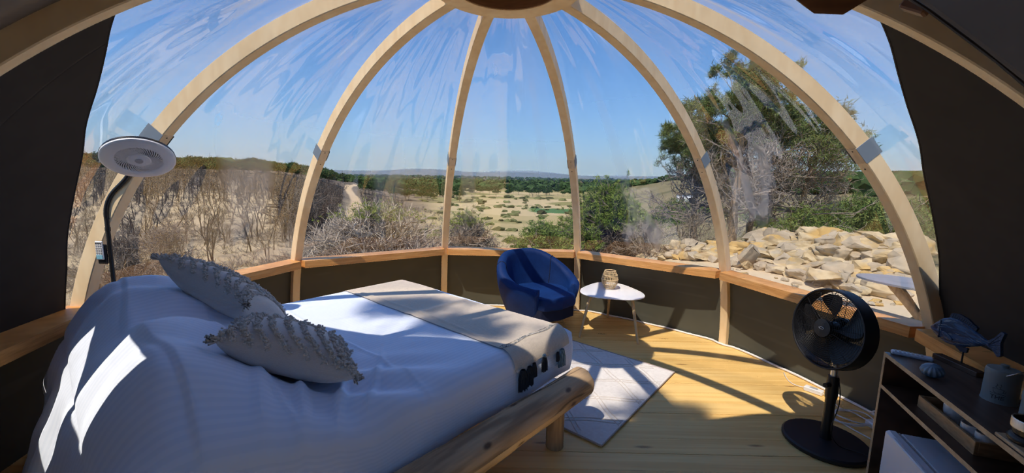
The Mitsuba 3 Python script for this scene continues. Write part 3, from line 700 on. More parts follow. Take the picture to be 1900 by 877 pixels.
# ------------------------------------------------------------------ blue tub chair
ch = thing('armchair', 'dark blue corduroy tub armchair with slim gold legs', 'armchair')
CFR = tr(0.335, 1.745, 0) @ RZ(36)     # the chair looks along its own -y
TH = np.radians(137)
def chair_shell(u, v):
    """u: around from one arm's front (-1) over the back (0) to the other (1); v: up the outside, over the rim and down the inside"""
    th = u * TH; b = np.clip(np.abs(u), 0, 1)
    top = 0.775 - 0.255 * (0.5 - 0.5 * np.cos(np.clip((b - 0.12) / 0.80, 0, 1) * PI)) - 0.02 * np.clip((b - 0.9) / 0.1, 0, 1)
    thick = 0.082 + 0.025 * b
    vo = np.clip(v / 0.46, 0, 1); vr = np.clip((v - 0.46) / 0.08, 0, 1); vi = np.clip((v - 0.54) / 0.46, 0, 1)
    zb = 0.185
    zo = zb + (top - thick * 0.5 - zb) * vo
    h = (zo - zb) / 0.55
    rout = lambda hh: 0.300 + 0.118 * np.sin(np.clip(hh * 1.05 + 0.08, 0, 1) * PI / 2 * 1.15) + 0.012 * np.clip(hh, 0, 1)
    ro = rout(h)
    ztop = top - thick * 0.5; rt = rout((ztop - zb) / 0.55)
    ang = vr * PI
    rr = rt - thick / 2 + thick / 2 * np.cos(ang); zr = ztop + thick / 2 * np.sin(ang)
    zi = ztop + (0.27 - ztop) * vi; ri = np.minimum(rt, rout((zi - zb) / 0.55)) - thick - 0.02 * np.sin(vi * PI) * (1 - b)
    r = np.where(v <= 0.46, ro, np.where(v < 0.54, rr, ri)); z = np.where(v <= 0.46, zo, np.where(v < 0.54, zr, zi))
    # the arms' front ends round off towards each other
    return r * np.sin(th) * 1.03, r * np.cos(th) * 0.93, z
sm, su, sv = grid(lambda u, v: np.stack(chair_shell(u, v)), 121, 61, -1, 1, 0, 1)
caps = []
for uu, fl_ in ((-1.0, 1), (1.0, -1)):        # rounded front ends of the arms
    vv = np.linspace(0, 1, 61); E0 = np.stack(chair_shell(np.full(61, uu), vv), -1)
    t = np.array([math.cos(uu * TH), -math.sin(uu * TH), 0]) * np.sign(uu)
    rows = []
    cenl = (E0 + E0[::-1]) / 2
    for f in np.linspace(0, 1, 9):
        q = math.sqrt(max(0, 1 - f * f)); rows.append(cenl + (E0 - cenl) * q + t * 0.042 * f)
    V = np.concatenate(rows); i = np.arange(9 * 61).reshape(9, 61)
    F = np.vstack([np.stack([i[:-1, :-1], i[1:, :-1], i[1:, 1:]], -1).reshape(-1, 3), np.stack([i[:-1, :-1], i[1:, 1:], i[:-1, 1:]], -1).reshape(-1, 3)])
    caps.append((tm(V, F), np.column_stack([np.tile(vv * 0 + 0, 9), np.tile(vv, 9)])))
cord_u = 0.5                                  # ribs of the cord: uv.x counts ribs around the shell
allm = cat([sm] + [c[0] for c in caps]); alluv = np.vstack([np.stack([su * 125, sv], 1)] + [np.column_stack([np.repeat(np.linspace(0, 7, 9), 61), c[1][:, 1]]) for c in caps])
allm.apply_transform(CFR); obj('shell', allm, 'm_velvet', ch, smooth=True, uv=alluv)
# piping along the rim of each arm front, seat base and cushion
for uu in (-0.42, 0.42):
    P = np.stack(chair_shell(np.full(40, uu), np.linspace(0.40, 0.99, 40)), -1); m = tube(P * [0.996, 0.996, 1] + [0, 0, 0.001], 0.0035, 6); m.apply_transform(CFR); obj('seam', m, 'm_velvet_dark', ch, smooth=True)
def dshape(r, n=40, front=0.36):
    a = np.radians(np.linspace(-118, 118, n)); pts = [(r * math.sin(q) * 1.02, r * math.cos(q) * 0.92) for q in a]
    pts += [(-0.2 * r / 0.31, -front), (0, -front - 0.035), (0.2 * r / 0.31, -front)][::-1]
    return Polygon(pts).buffer(0.03).buffer(-0.03).buffer(-0.02).buffer(0.02)
m = extrude(dshape(0.325, front=0.29), 0.12, 0.185); m.apply_transform(CFR); obj('seat_base', m, 'm_velvet_dark', ch, smooth=30)
def pillow_from(poly, z0, h):
    """a puffed slab from an outline"""
    c = np.array(poly.exterior.coords)[:-1]; c0 = c.mean(0); rows = []
    for f in np.linspace(0, PI, 15):
        q = math.sin(f) ** 0.35 if 0 < f < PI else 0.0
        rows.append(np.column_stack([c0 + (c - c0) * (0.86 + 0.14 * q), np.full(len(c), z0 + h / 2 - h / 2 * math.cos(f))]))
    k = len(c); V = np.concatenate(rows + [[[*c0, z0]], [[*c0, z0 + h * 1.10]]]); F = []
    for i in range(14):
        for q in range(k):
            b = (q + 1) % k
            F += [[i * k + q, i * k + b, i * k + k + b], [i * k + q, i * k + k + b, i * k + k + q]]
    for q in range(k):
        b = (q + 1) % k; F += [[15 * k, b, q], [15 * k + 1, 14 * k + q, 14 * k + b]]
    m = tm(V, F); trimesh.repair.fix_normals(m); return m
m = pillow_from(dshape(0.312, 60, 0.325), 0.29, 0.125)
uvp = m.vertices[:, :2] * 200; m.apply_transform(CFR); obj('seat_cushion', m, 'm_velvet', ch, smooth=True, uv=uvp * [0.35, 1])
for a in (100, 10, 190, 280):
    x, y = 0.25 * math.sin(math.radians(a)), 0.23 * math.cos(math.radians(a))
    m = tube([(x * 0.95, y * 0.95, 0.20), (x * 1.3, y * 1.35, 0.001)], [0.011, 0.007], 12); m.apply_transform(CFR); obj('leg', m, 'm_brass', ch)

# ------------------------------------------------------------------ white side table with a rattan lantern
st = thing('side_table', 'small white rounded triangular side table on three beech legs', 'table')
tp = np.array([(0.735, 1.70), (1.275, 1.475), (1.06, 2.065)])
poly = Polygon(tp).buffer(-0.02).buffer(0.30, 32).intersection(Polygon(tp).buffer(0.30)).buffer(-0.235, 32)
poly = Polygon([(1.06 + 0.30 * math.cos(a) * (1 + 0.10 * math.cos(3 * (a - math.radians(80)))), 1.735 + 0.32 * math.sin(a) * (1 + 0.10 * math.cos(3 * (a - math.radians(80))))) for a in np.linspace(0, 2 * PI, 97)[:-1]])
rows = [(-0.010, 0.404), (0.0, 0.410), (0.0, 0.416), (-0.004, 0.420)]
c = np.array(poly.exterior.coords)[:-1]; c0 = c.mean(0); k = len(c)
V = np.concatenate([np.column_stack([c0 + (c - c0) * (1 + o / 0.3), np.full(k, z)]) for o, z in rows] + [[[*c0, 0.404]], [[*c0, 0.42]]]); F = []
for i in range(3):
    for q in range(k):
        b = (q + 1) % k; F += [[i * k + q, i * k + b, i * k + k + b], [i * k + q, i * k + k + b, i * k + k + q]]
for q in range(k): b = (q + 1) % k; F += [[4 * k, b, q], [4 * k + 1, 3 * k + q, 3 * k + b]]
m = tm(V, F); trimesh.repair.fix_normals(m); obj('table_top', m, 'm_tablewhite', st, smooth=30)
for (fx, fy), (ux, uy) in (((0.725, 1.535), (0.835, 1.635)), ((1.135, 2.13), (1.10, 1.94)), ((1.252, 1.40), (1.215, 1.545))):
    obj('leg', tube([(ux, uy, 0.405), (fx, fy, 0.0005)], [0.016, 0.011], 16), 'm_beech', st)
ln = thing('lantern', 'round rattan candle lantern standing on the white side table', 'lantern')
lc = np.array([1.055, 1.80]); lz = 0.42
prof = lambda z: 0.047 + 0.033 * math.sin(PI * min(1, max(0, (z - 0.0) / 0.185)) ** 0.9)
for i in range(30):
    a = 2 * PI * i / 30
    obj('cane', tube([(lc[0] + prof(z) * math.cos(a), lc[1] + prof(z) * math.sin(a), lz + 0.012 + z) for z in np.linspace(0, 0.175, 10)], 0.0029, 5), 'm_rattan', ln)
for z in (0.002, 0.045, 0.09, 0.135, 0.175):
    for d in (-0.0035, 0.0035):
        r = prof(z) + d * 0.9
        obj('hoop', tube([(lc[0] + r * math.cos(a), lc[1] + r * math.sin(a), lz + 0.012 + z) for a in np.linspace(0, 2 * PI, 41)[:-1]], 0.0032, 6, closed=True), 'm_rattan', ln)
for i in range(5):
    a = 2 * PI * i / 5; obj('foot', tube([(lc[0] + 0.046 * math.cos(a), lc[1] + 0.046 * math.sin(a), lz + 0.014), (lc[0] + 0.05 * math.cos(a), lc[1] + 0.05 * math.sin(a), lz)], 0.003, 6), 'm_rattan', ln)

# ------------------------------------------------------------------ black pedestal fan
pf = thing('pedestal_fan', 'black drum pedestal fan on a round base in front of the wooden shelf', 'fan')
FX, FY = 1.916, -0.03
obj('base', lathe([(0, 0.0), (0.208, 0.0), (0.214, 0.006), (0.214, 0.022), (0.205, 0.030), (0.05, 0.036), (0, 0.036)], 72, (FX, FY, 0)), 'm_black_satin', pf)
obj('pole', lathe([(0, 0.03), (0.030, 0.03), (0.028, 0.05), (0.0255, 0.22), (0.0255, 0.30), (0, 0.30)], 28, (FX, FY, 0)), 'm_black', pf)
obj('inner_pole', lathe([(0, 0.29), (0.017, 0.29), (0.017, 0.56), (0, 0.56)], 20, (FX, FY, 0)), 'm_chrome', pf)
obj('collar', lathe([(0, 0.285), (0.029, 0.285), (0.031, 0.30), (0.029, 0.405), (0.025, 0.42), (0.0, 0.42)], 28, (FX, FY, 0)), 'm_black', pf)
m = trimesh.creation.cylinder(0.013, 0.05, sections=16); m.apply_transform(tr(FX - 0.035, FY - 0.012, 0.37) @ RZ(18) @ RY(90)); obj('height_knob', m, 'm_black', pf)
FAZ = math.radians(-98); FT = math.radians(7)
fn = np.array([math.sin(FAZ) * math.cos(FT), math.cos(FAZ) * math.cos(FT), math.sin(FT)])
fx_ = np.cross([0, 0, 1], fn); fx_ /= np.linalg.norm(fx_); fy_ = np.cross(fn, fx_)
FH = frame(np.array([FX, FY, 0.695]) + 0.05 * fn, fx_, fy_, fn)       # its z axis points out of the front grille
def fanpart(name, m, mt_, parent=None, **k): m.apply_transform(FH); return obj(name, m, mt_, parent or pf, **k)
fanpart('drum', lathe([(0.215, -0.042), (0.221, -0.042), (0.224, -0.037), (0.224, 0.042), (0.221, 0.047), (0.215, 0.047), (0.212, 0.042), (0.212, -0.037), (0.215, -0.042)], 96), 'm_black_satin', smooth=40)
def grille(z, bulge, name):
    gk = None; parts = []
    for r in np.linspace(0.055, 0.204, 15):
        zz = z + bulge * (1 - (r / 0.21) ** 2)
        parts.append(tube([(r * math.cos(a), r * math.sin(a), zz) for a in np.linspace(0, 2 * PI, 65)[:-1]], 0.0012, 4, closed=True, cap=False))
    gk = fanpart(name, cat(parts), 'm_black', smooth=True)
    for i in range(14):
        a = 2 * PI * i / 14 + 0.2
        fanpart('spoke', tube([(r * math.cos(a), r * math.sin(a), z + bulge * (1 - (r / 0.21) ** 2) - 0.002) for r in np.linspace(0.03, 0.212, 7)], 0.0016, 5), 'm_black', gk, smooth=True)
    return gk
grille(0.040, 0.020, 'front_grille'); grille(-0.036, -0.022, 'rear_grille')
fanpart('badge', lathe([(0, 0.058), (0.050, 0.058), (0.052, 0.062), (0.050, 0.069), (0.0, 0.072)], 40), 'm_black', smooth=40)
m = tube([(0.014 * math.cos(a), 0.006 * math.sin(a), 0.0725) for a in np.linspace(0, 2 * PI, 33)[:-1]], 0.0009, 6, closed=True, cap=False); fanpart('badge_mark', m, 'm_steel', smooth=True)
fanpart('motor', lathe([(0, -0.16), (0.05, -0.155), (0.062, -0.14), (0.066, -0.06), (0.06, -0.045), (0, -0.045)], 40), 'm_black', smooth=40)
for i in range(5):
    def blade(u, v, i=i):
        r = 0.042 + u * 0.152; w = 0.36 + 0.26 * np.sin(np.clip(u * 1.1, 0, 1) * PI / 2) - 0.10 * u ** 6
        a = 2 * PI * i / 5 + 0.33 + (v - 0.5) * 2 * w * 0.85 + 0.25 * u
        return np.stack([r * np.cos(a), r * np.sin(a), (v - 0.5) * -0.052 + 0.004])
    m, _, _ = grid(blade, 18, 14); fanpart('blade', thicken(m, 0.0025), 'm_black', smooth=40)
fanpart('hub', lathe([(0, -0.03), (0.04, -0.03), (0.044, 0.0), (0.04, 0.025), (0, 0.03)], 30), 'm_black', smooth=40)
obj('neck', tube([(FX, FY, 0.555), (FX + 0.012, FY + 0.010, 0.60), tuple((FH @ np.array([0, -0.01, -0.10, 1]))[:3])], [0.02, 0.022, 0.03], 16), 'm_black', pf)
wire = [(1.935, -0.045, 0.40), (1.93, -0.075, 0.32), (1.925, -0.068, 0.2), (1.90, -0.085, 0.10), (1.93, -0.11, 0.042), (1.99, -0.16, 0.04)]
def spline(pts, n=60):
    from scipy.interpolate import CubicSpline
    p = np.array(pts, float); t = np.concatenate([[0], np.cumsum(np.linalg.norm(np.diff(p, axis=0), axis=1))]); return CubicSpline(t, p)(np.linspace(0, t[-1], n))
obj('power_cord', tube(spline(wire + [(2.03, -0.25, 0.03), (2.01, -0.32, 0.006), (2.06, -0.33, 0.006)]), 0.0028, 6), 'm_black', pf, smooth=True)

# ------------------------------------------------------------------ standing lamp with a fan in its disc
lp = thing('standing_lamp', 'slim black standing lamp with a round white fan head behind the pillows', 'lamp')
LX, LY = -2.195, 0.0
obj('base', lathe([(0, 0), (0.10, 0), (0.10, 0.015), (0.02, 0.022), (0, 0.022)], 40, (LX, LY, 0)), 'm_black', lp)
hc = np.array([-1.895, -0.095, 1.562]); hn = np.array([0.40, -0.48, -0.78]); hn /= np.linalg.norm(hn)
obj('pole', tube([(LX, LY, 0.02), (LX, LY, 1.235)], 0.0105, 14), 'm_black', lp, smooth=40)
obj('pole_joint', tube([(LX, LY, 1.165), (LX, LY, 1.185)], 0.0125, 14), 'm_black', lp)
obj('gooseneck', tube(spline([(LX, LY, 1.23), (LX + 0.004, LY, 1.29), (LX + 0.04, LY, 1.365), (LX + 0.11, LY - 0.005, 1.43), (LX + 0.17, LY - 0.01, 1.50), tuple(hc - hn * 0.09 + np.array([-0.045, 0.03, -0.02])), tuple(hc - hn * 0.02)], 40), 0.0105, 12), 'm_black', lp, smooth=True)
hx = np.cross([0, 0, 1.0], hn); hx /= np.linalg.norm(hx); HF = frame(hc, hx, np.cross(hn, hx), hn)
def hp(name, m, mt_, parent=None, **k): m.apply_transform(HF); return obj(name, m, mt_, parent or lp, **k)
hp('back_shell', lathe([(0, -0.026), (0.135, -0.026), (0.149, -0.018), (0.151, -0.006), (0, -0.006)], 80), 'm_black', smooth=40)
lr = hp('light_ring', lathe([(0.094, -0.004), (0.149, -0.006), (0.150, 0.004), (0.140, 0.012), (0.100, 0.014), (0.094, 0.010), (0.094, -0.004)], 80), 'm_white_plastic', smooth=40)
hp('fan_well', lathe([(0, -0.004), (0.094, -0.004), (0.094, -0.002), (0, -0.002)], 60), 'm_blackmatte')
for i in range(44):
    def vane(u, v, i=i):
        r = 0.046 + u * 0.050; a = 2 * PI * i / 44 + u * 0.55 + (v - 0.5) * 0.072
        return np.stack([r * np.cos(a), r * np.sin(a), 0.011 + 0 * u])
    m, _, _ = grid(vane, 6, 3); hp('vane', thicken(m, 0.004), 'm_white_plastic', smooth=False)
hp('hub', lathe([(0, 0.006), (0.046, 0.006), (0.048, 0.010), (0.044, 0.016), (0.0, 0.019)], 48), 'm_white_plastic', smooth=40)
hp('hub_button', lathe([(0, 0.0185), (0.017, 0.0185), (0.016, 0.0215), (0, 0.0215)], 30), 'm_grey_plastic')
hd = obj('remote_holder', box((0.05, 0.014, 0.11), (LX - 0.032, LY - 0.012, 1.035), 0.004), 'm_black', lp)
rm = thing('lamp_remote', 'small white remote control held on the stem of the standing lamp', 'remote control')
obj('case', box((0.042, 0.008, 0.105), (LX - 0.035, LY - 0.0235, 1.058), 0.003), 'm_white_plastic', rm)
for i in range(5):
    for j in range(3):
        obj('button', box((0.007, 0.003, 0.008), (LX - 0.047 + j * 0.0118, LY - 0.0285, 1.098 - i * 0.0135)), 'm_print' if i == 0 else 'm_grey_plastic', rm, smooth=False)
obj('display', box((0.034, 0.002, 0.022), (LX - 0.035, LY - 0.0283, 1.022)), 'm_display', rm, smooth=False)

# ------------------------------------------------------------------ open wooden shelf by the right wall, with what stands on and in it
CC, CA, CD = np.array([1.886, -0.341]), np.array([-0.345, -0.939]), np.array([0.939, -0.345])
CBF = frame([CC[0], CC[1], 0], [*CA, 0], [*CD, 0], [0, 0, 1]) @ np.diag([1, 1, 1, 1.0])
def cb(m):
    m = m.copy(); m.apply_transform(CBF)
    if np.linalg.det(CBF[:3, :3]) < 0: m.invert()
    return m
sh = thing('shelf_unit', 'dark walnut open shelf unit with pale edges along the right wall', 'shelf unit')
CW, CDP, CH = 0.86, 0.27, 0.70
obj('top_board', cb(box((CW, CDP, 0.019), (CW / 2, CDP / 2, CH - 0.0095))), 'm_walnut_top', sh, smooth=False)
obj('side_panel', cb(box((0.018, CDP, CH - 0.019), (0.009, CDP / 2, (CH - 0.019) / 2))), 'm_walnut', sh, smooth=False)
obj('side_panel', cb(box((0.018, CDP, CH - 0.019), (CW - 0.009, CDP / 2, (CH - 0.019) / 2))), 'm_walnut', sh, smooth=False)
obj('back_panel', cb(box((CW - 0.036, 0.006, CH - 0.03), (CW / 2, CDP - 0.004, (CH - 0.019) / 2))), 'm_walnut', sh, smooth=False)
obj('shelf_board', cb(box((CW - 0.036, CDP - 0.008, 0.018), (CW / 2, (CDP - 0.008) / 2, 0.531))), 'm_walnut', sh, smooth=False)
for nm, s, c in (('edge_band', (CW, 0.0015, 0.019), (CW / 2, -0.0008, CH - 0.0095)), ('edge_band', (0.018, 0.0015, CH - 0.019), (0.009, -0.0008, (CH - 0.019) / 2)),
                 ('edge_band', (0.018, 0.0015, CH - 0.019), (CW - 0.009, -0.0008, (CH - 0.019) / 2)), ('edge_band', (CW - 0.036, 0.0015, 0.018), (CW / 2, -0.0008, 0.531))):
    obj(nm, cb(box(s, c)), 'm_edge', sh, smooth=False)

fr = thing('mini_fridge', 'white mini fridge standing inside the wooden shelf unit', 'fridge')
obj('body', cb(box((0.44, 0.24, 0.375), (0.415, 0.130, 0.2075), 0.008)), 'm_fridge', fr, smooth=30)
dr_ = obj('door', cb(box((0.44, 0.045, 0.385), (0.415, -0.020, 0.2105), 0.010)), 'm_fridge', fr, smooth=30)
obj('handle_lip', cb(box((0.30, 0.016, 0.012), (0.425, -0.043, 0.402), 0.004)), 'm_fridge', dr_, smooth=30)
obj('top_groove', cb(box((0.42, 0.005, 0.004), (0.415, 0.0055, 0.3955))), 'm_grey_plastic', fr, smooth=False)
for a_ in (0.22, 0.61):
    for d_ in (0.0, 0.23): obj('foot', cb(lathe([(0, 0), (0.014, 0), (0.014, 0.02), (0, 0.02)], 14, (a_, d_, 0))), 'm_black', fr)

ty = thing('serving_tray', 'oak serving tray on the shelf board above the fridge', 'tray')
TA0, TA1, TD0, TD1, TZ, TH_ = 0.208, 0.56, 0.05, 0.245, 0.541, 0.052
obj('tray_base', cb(box((TA1 - TA0, TD1 - TD0, 0.008), ((TA0 + TA1) / 2, (TD0 + TD1) / 2, TZ + 0.004))), 'm_tray', ty, smooth=False)
for s, c in (((TA1 - TA0, 0.011, TH_), ((TA0 + TA1) / 2, TD0 + 0.0055, TZ + TH_ / 2)), ((TA1 - TA0, 0.011, TH_), ((TA0 + TA1) / 2, TD1 - 0.0055, TZ + TH_ / 2)),
             ((0.011, TD1 - TD0 - 0.022, TH_), (TA0 + 0.0055, (TD0 + TD1) / 2, TZ + TH_ / 2)), ((0.011, TD1 - TD0 - 0.022, TH_), (TA1 - 0.0055, (TD0 + TD1) / 2, TZ + TH_ / 2))):
    obj('tray_side', cb(box(s, c, 0.0015)), 'm_tray', ty, smooth=False)
def cup(name, label, a_, d_, z, r, h, hang, group=None):
    c = thing(name, label, 'cup', group)
    obj('cup_body', cb(lathe([(0, 0), (r * 0.72, 0), (r * 0.80, 0.003), (r * 0.97, h * 0.4), (r, h * 0.7), (r, h), (r - 0.003, h), (r - 0.003, h * 0.7), (r * 0.75, 0.006), (0, 0.006)], 40, (a_, d_, z))), 'm_ceramic', c, smooth=40)
    pts = [(a_ + math.cos(hang) * (r - 0.003 + 0.75 * r * math.sin(t)), d_ + math.sin(hang) * (r - 0.003 + 0.75 * r * math.sin(t)), z + h * 0.5 + h * 0.33 * math.cos(t)) for t in np.linspace(0, PI, 20)]
    obj('handle', cb(tube(pts, 0.0048, 10)), 'm_ceramic', c, smooth=True)
cup('mug', 'large white mug with its handle towards the fan, in the oak tray', 0.325, 0.125, TZ + 0.0085, 0.046, 0.088, math.radians(178))
cup('cup', 'small white cup in the oak tray, nearer the large mug', 0.455, 0.095, TZ + 0.0085, 0.030, 0.062, math.radians(80), 'small cups in the tray')
cup('cup', 'small white cup in the oak tray, at its open end', 0.515, 0.105, TZ + 0.0085, 0.030, 0.062, math.radians(60), 'small cups in the tray')

rc = thing('remote_control', 'pale blue-grey remote control lying on the corner of the wooden shelf unit', 'remote control')
RMF = frame([0.03, 0.09, CH], [math.cos(1.25), math.sin(1.25), 0], [-math.sin(1.25), math.cos(1.25), 0], [0, 0, 1])
def rmp(nm, m, mt_): m.apply_transform(RMF); obj(nm, cb(m), mt_, rc, smooth=30)
rmp('case', box((0.145, 0.040, 0.016), (0, 0, 0.0085), 0.005), 'm_remote')
for i in range(7):
    for j in range(3): rmp('button', box((0.008, 0.007, 0.003), (-0.056 + i * 0.015, -0.011 + j * 0.011, 0.0175)), 'm_grey_plastic')

sl = thing('shell_dish', 'blue glass scallop shell on the wooden shelf unit', 'shell')
def shell_f(u, v):
    a = u * 2 * PI; b = (v - 0.5) * PI; k = 1 + 0.055 * np.cos(a * 15) * np.cos(b) ** 0.7
    return np.stack([0.037 * np.cos(a) * np.cos(b) * k * (1 - 0.12 * np.sin(a)), 0.035 * np.sin(a) * np.cos(b) * k, 0.028 * np.sin(b) + 0.028])
m, _, _ = grid(shell_f, 121, 30); trimesh.repair.fix_normals(m); m.apply_transform(tr(0.247, 0.062, CH) @ RZ(60) @ RX(18) @ tr(0, 0, 0.002))
m.apply_translation([0, 0, CH + 0.001 - m.vertices[:, 2].min()])
obj('valves', cb(m), 'm_shell', sl, smooth=True)

fs = thing('fish_sculpture', 'carved blue wooden fish on a thin rod and dark block base', 'sculpture')
fo = np.array([2.085, -0.505]); fd = np.array([-0.09, -0.995]); fdn = np.array([0.995, -0.09])   # nose points against fd
FFR = frame([fo[0], fo[1], 0], [*fd, 0], [*fdn, 0], [0, 0, 1])
def fp(nm, m, mt_, par=None, **k):
    m = m.copy(); m.apply_transform(FFR)
    if np.linalg.det(FFR[:3, :3]) < 0: m.invert()
    return obj(nm, m, mt_, par or fs, **k)
fp('block_base', box((0.205, 0.042, 0.022), (-0.005, -0.012, CH + 0.011), 0.002), 'm_walnut', smooth=False)
fp('rod', tube([(0, -0.005, CH + 0.02), (0, -0.005, 0.812)], 0.0032, 10), 'm_black')
xs = np.array([-0.165, -0.155, -0.135, -0.11, -0.075, -0.035, 0.005, 0.045, 0.08, 0.10])
zu = np.array([0.836, 0.846, 0.868, 0.893, 0.909, 0.911, 0.899, 0.881, 0.866, 0.862])
zd = np.array([0.828, 0.820, 0.806, 0.792, 0.785, 0.788, 0.799, 0.818, 0.836, 0.842])
th_ = np.array([0.004, 0.009, 0.015, 0.019, 0.022, 0.022, 0.020, 0.016, 0.010, 0.006])
def fish_body(u, v):
    x = -0.165 + 0.265 * u; a = v * 2 * PI
    up, dn, t = np.interp(x, xs, zu), np.interp(x, xs, zd), np.interp(x, xs, th_)
    mid, hh = (up + dn) / 2, (up - dn) / 2
    groove = np.where(x > -0.105, 0.0016 * np.cos((np.sin(a) * hh + 0.4 * (x + 0.1)) * 2 * PI / 0.0105), 0.0)
    cs = np.sign(np.cos(a)) * np.abs(np.cos(a)) ** 0.8
    return np.stack([x, (t + groove) * cs - 0.005, mid + hh * np.sin(a)])
m, u, v = grid(fish_body, 110, 66); m.invert(); trimesh.repair.fix_normals(m)
fp('body', m, 'm_fish', smooth=True, uv=np.stack([u, v], 1))
e0 = []
for x in (-0.165, 0.10):
    P = [fish_body(np.array((x + 0.165) / 0.265), np.array(t)) for t in np.linspace(0, 1, 41)[:-1]]; P = np.array(P); c = P.mean(0)
    m = tm(np.vstack([P, c]), [[i, (i + 1) % 40, 40] for i in range(40)] + [[(i + 1) % 40, i, 40] for i in range(40)]); fp('end_cap', m, 'm_fish_dark')
tailp = Polygon([(0.085, 0.845), (0.095, 0.866), (0.115, 0.884), (0.138, 0.921), (0.150, 0.915), (0.141, 0.872), (0.150, 0.822), (0.139, 0.811), (0.117, 0.833)])
def flat(poly, t): m = extrude(poly.buffer(-0.003).buffer(0.003), t, -t / 2); m.vertices = m.vertices[:, [0, 2, 1]] * [1, 1, 1] - [0, 0.005, 0]; trimesh.repair.fix_normals(m); return m
tl = fp('tail_fin', flat(tailp, 0.012), 'm_fish', smooth=False, uv=None)
for z0, z1 in ((0.852, 0.905), (0.849, 0.884), (0.846, 0.862), (0.844, 0.842), (0.842, 0.826)):
    for s in (-1, 1): fp('fin_line', tube([(0.10, s * 0.0065 - 0.005, z0 * 0.5 + 0.4235), (0.138, s * 0.0065 - 0.005, z1)], 0.0013, 5), 'm_fish_dark', tl)
fin = Polygon([(-0.085, 0.900), (-0.075, 0.930), (-0.04, 0.936), (0.0, 0.926), (0.045, 0.900), (0.04, 0.885), (0.0, 0.895)])
dn_ = fp('dorsal_fin', flat(fin, 0.009), 'm_fish_dark', smooth=False)
for q in range(12):
    x = -0.072 + q * 0.0095
    for s in (-1, 1): fp('fin_ray', tube([(x, s * 0.005 - 0.005, 0.905 - 0.0006 * q), (x + 0.008, s * 0.005 - 0.005, 0.931 - 0.0022 * q)], 0.0014, 5), 'm_fish', dn_)
fp('belly_fin', flat(Polygon([(-0.04, 0.79), (-0.01, 0.772), (0.015, 0.776), (0.02, 0.80)]), 0.008), 'm_fish_dark', smooth=False)
for s in (-1, 1):
    fp('gill_line', tube([(-0.108 + 0.006 * math.cos(t), s * (0.0195 - 0.003 * abs(math.sin(t))) - 0.005, 0.842 + 0.045 * math.sin(t)) for t in np.linspace(-1.2, 1.2, 14)], 0.0022, 6), 'm_fish_dark', smooth=True)
    fp('eye', trimesh.creation.icosphere(2, 0.0055).apply_transform(tr(-0.133, s * 0.012 - 0.005, 0.850)), 'm_fish_dark', smooth=True)
    fp('pectoral_fin', trimesh.creation.icosphere(2, 1.0).apply_transform(tr(-0.06, s * 0.0225 - 0.005, 0.825) @ RY(25) @ sc(0.028, 0.004, 0.011)), 'm_fish', smooth=True)

def canister(label, a_, d_, text, ang, h=0.112, r=0.0475):
    c = thing('canister', label, 'canister', 'grey storage tins on the shelf')
    z = CH
    obj('tin', cb(lathe([(0, 0), (r * 1.03, 0), (r * 1.03, 0.004), (r, 0.006), (r * 0.97, h), (0, h)], 56, (a_, d_, z))), 'm_canister', c, smooth=40)
    ld = obj('lid', cb(lathe([(r * 0.985, h - 0.012), (r * 1.005, h - 0.012), (r * 1.005, h + 0.004), (r * 0.93, h + 0.014), (r * 0.4, h + 0.019), (0, h + 0.020)], 56, (a_, d_, z))), 'm_canister', c, smooth=40)
    obj('knob', cb(lathe([(0, h + 0.018), (0.008, h + 0.018), (0.012, h + 0.03), (0, h + 0.034)], 20, (a_, d_, z))), 'm_canister', ld, smooth=40)
    b0 = ang + 1.15
    pts = [(a_ + (r + 0.004) * math.cos(b0 + t) * 1.0, d_ + (r + 0.004) * math.sin(b0 + t), z + h + 0.002 + 0.022 * math.sin(PI * (t + 0.9) / 1.8)) for t in np.linspace(-0.9, 0.9, 24)]
    obj('wire_clasp', cb(tube(pts, 0.0022, 8)), 'm_chrome', c, smooth=True)
    def wrap(m, zc):
        v = m.vertices.copy(); x = v[:, 0] - (v[:, 0].max() + v[:, 0].min()) / 2; a = ang + x / r
        rr = r * (1.0 - 0.03 * (zc / h)) + 0.0004 + v[:, 2] * 0.5
        return tm(np.column_stack([a_ + rr * np.cos(a), d_ + rr * np.sin(a), z + zc + v[:, 1]]), m.faces)
    t_ = text_mesh(text, 0.0135, 0.0008, True); obj('lettering', cb(wrap(t_.subdivide(), 0.018)), 'm_print', c, smooth=False)
    pr = []
    for pts_ in ([(-0.014, 0.026), (-0.012, 0.013), (-0.006, 0.009), (0.006, 0.009), (0.012, 0.013), (0.014, 0.026)], [(-0.016, 0.026), (0.016, 0.026)], [(0.013, 0.022), (0.019, 0.021), (0.018, 0.015), (0.012, 0.014)],
                 [(-0.02, 0.006), (0.02, 0.006)], [(-0.005, 0.029), (-0.008, 0.034), (-0.003, 0.038), (-0.006, 0.044)], [(0.005, 0.029), (0.002, 0.034), (0.007, 0.038), (0.004, 0.044)]):
        q = np.array(pts_); s = np.linspace(0, 1, 26); tt = np.linspace(0, 1, len(q)); L = np.column_stack([np.interp(s, tt, q[:, 0]), np.interp(s, tt, q[:, 1])])
        A = ang + L[:, 0] / r; zz = 0.032 + L[:, 1]; rr = r * (1 - 0.03 * zz / h) + 0.0002
        pr.append(tube(np.column_stack([a_ + rr * np.cos(A), d_ + rr * np.sin(A), z + zz]), 0.0008, 4))
    obj('printed_cup', cb(cat(pr)), 'm_print', c, smooth=False)
VA = math.radians(-38)
canister('grey storage tin lettered THE with a wire clasp, nearer the fish', 0.405, 0.185, 'THE', VA)
canister('grey storage tin at the frame edge with lettering SUCRE', 0.615, 0.165, 'SUCRE', VA)

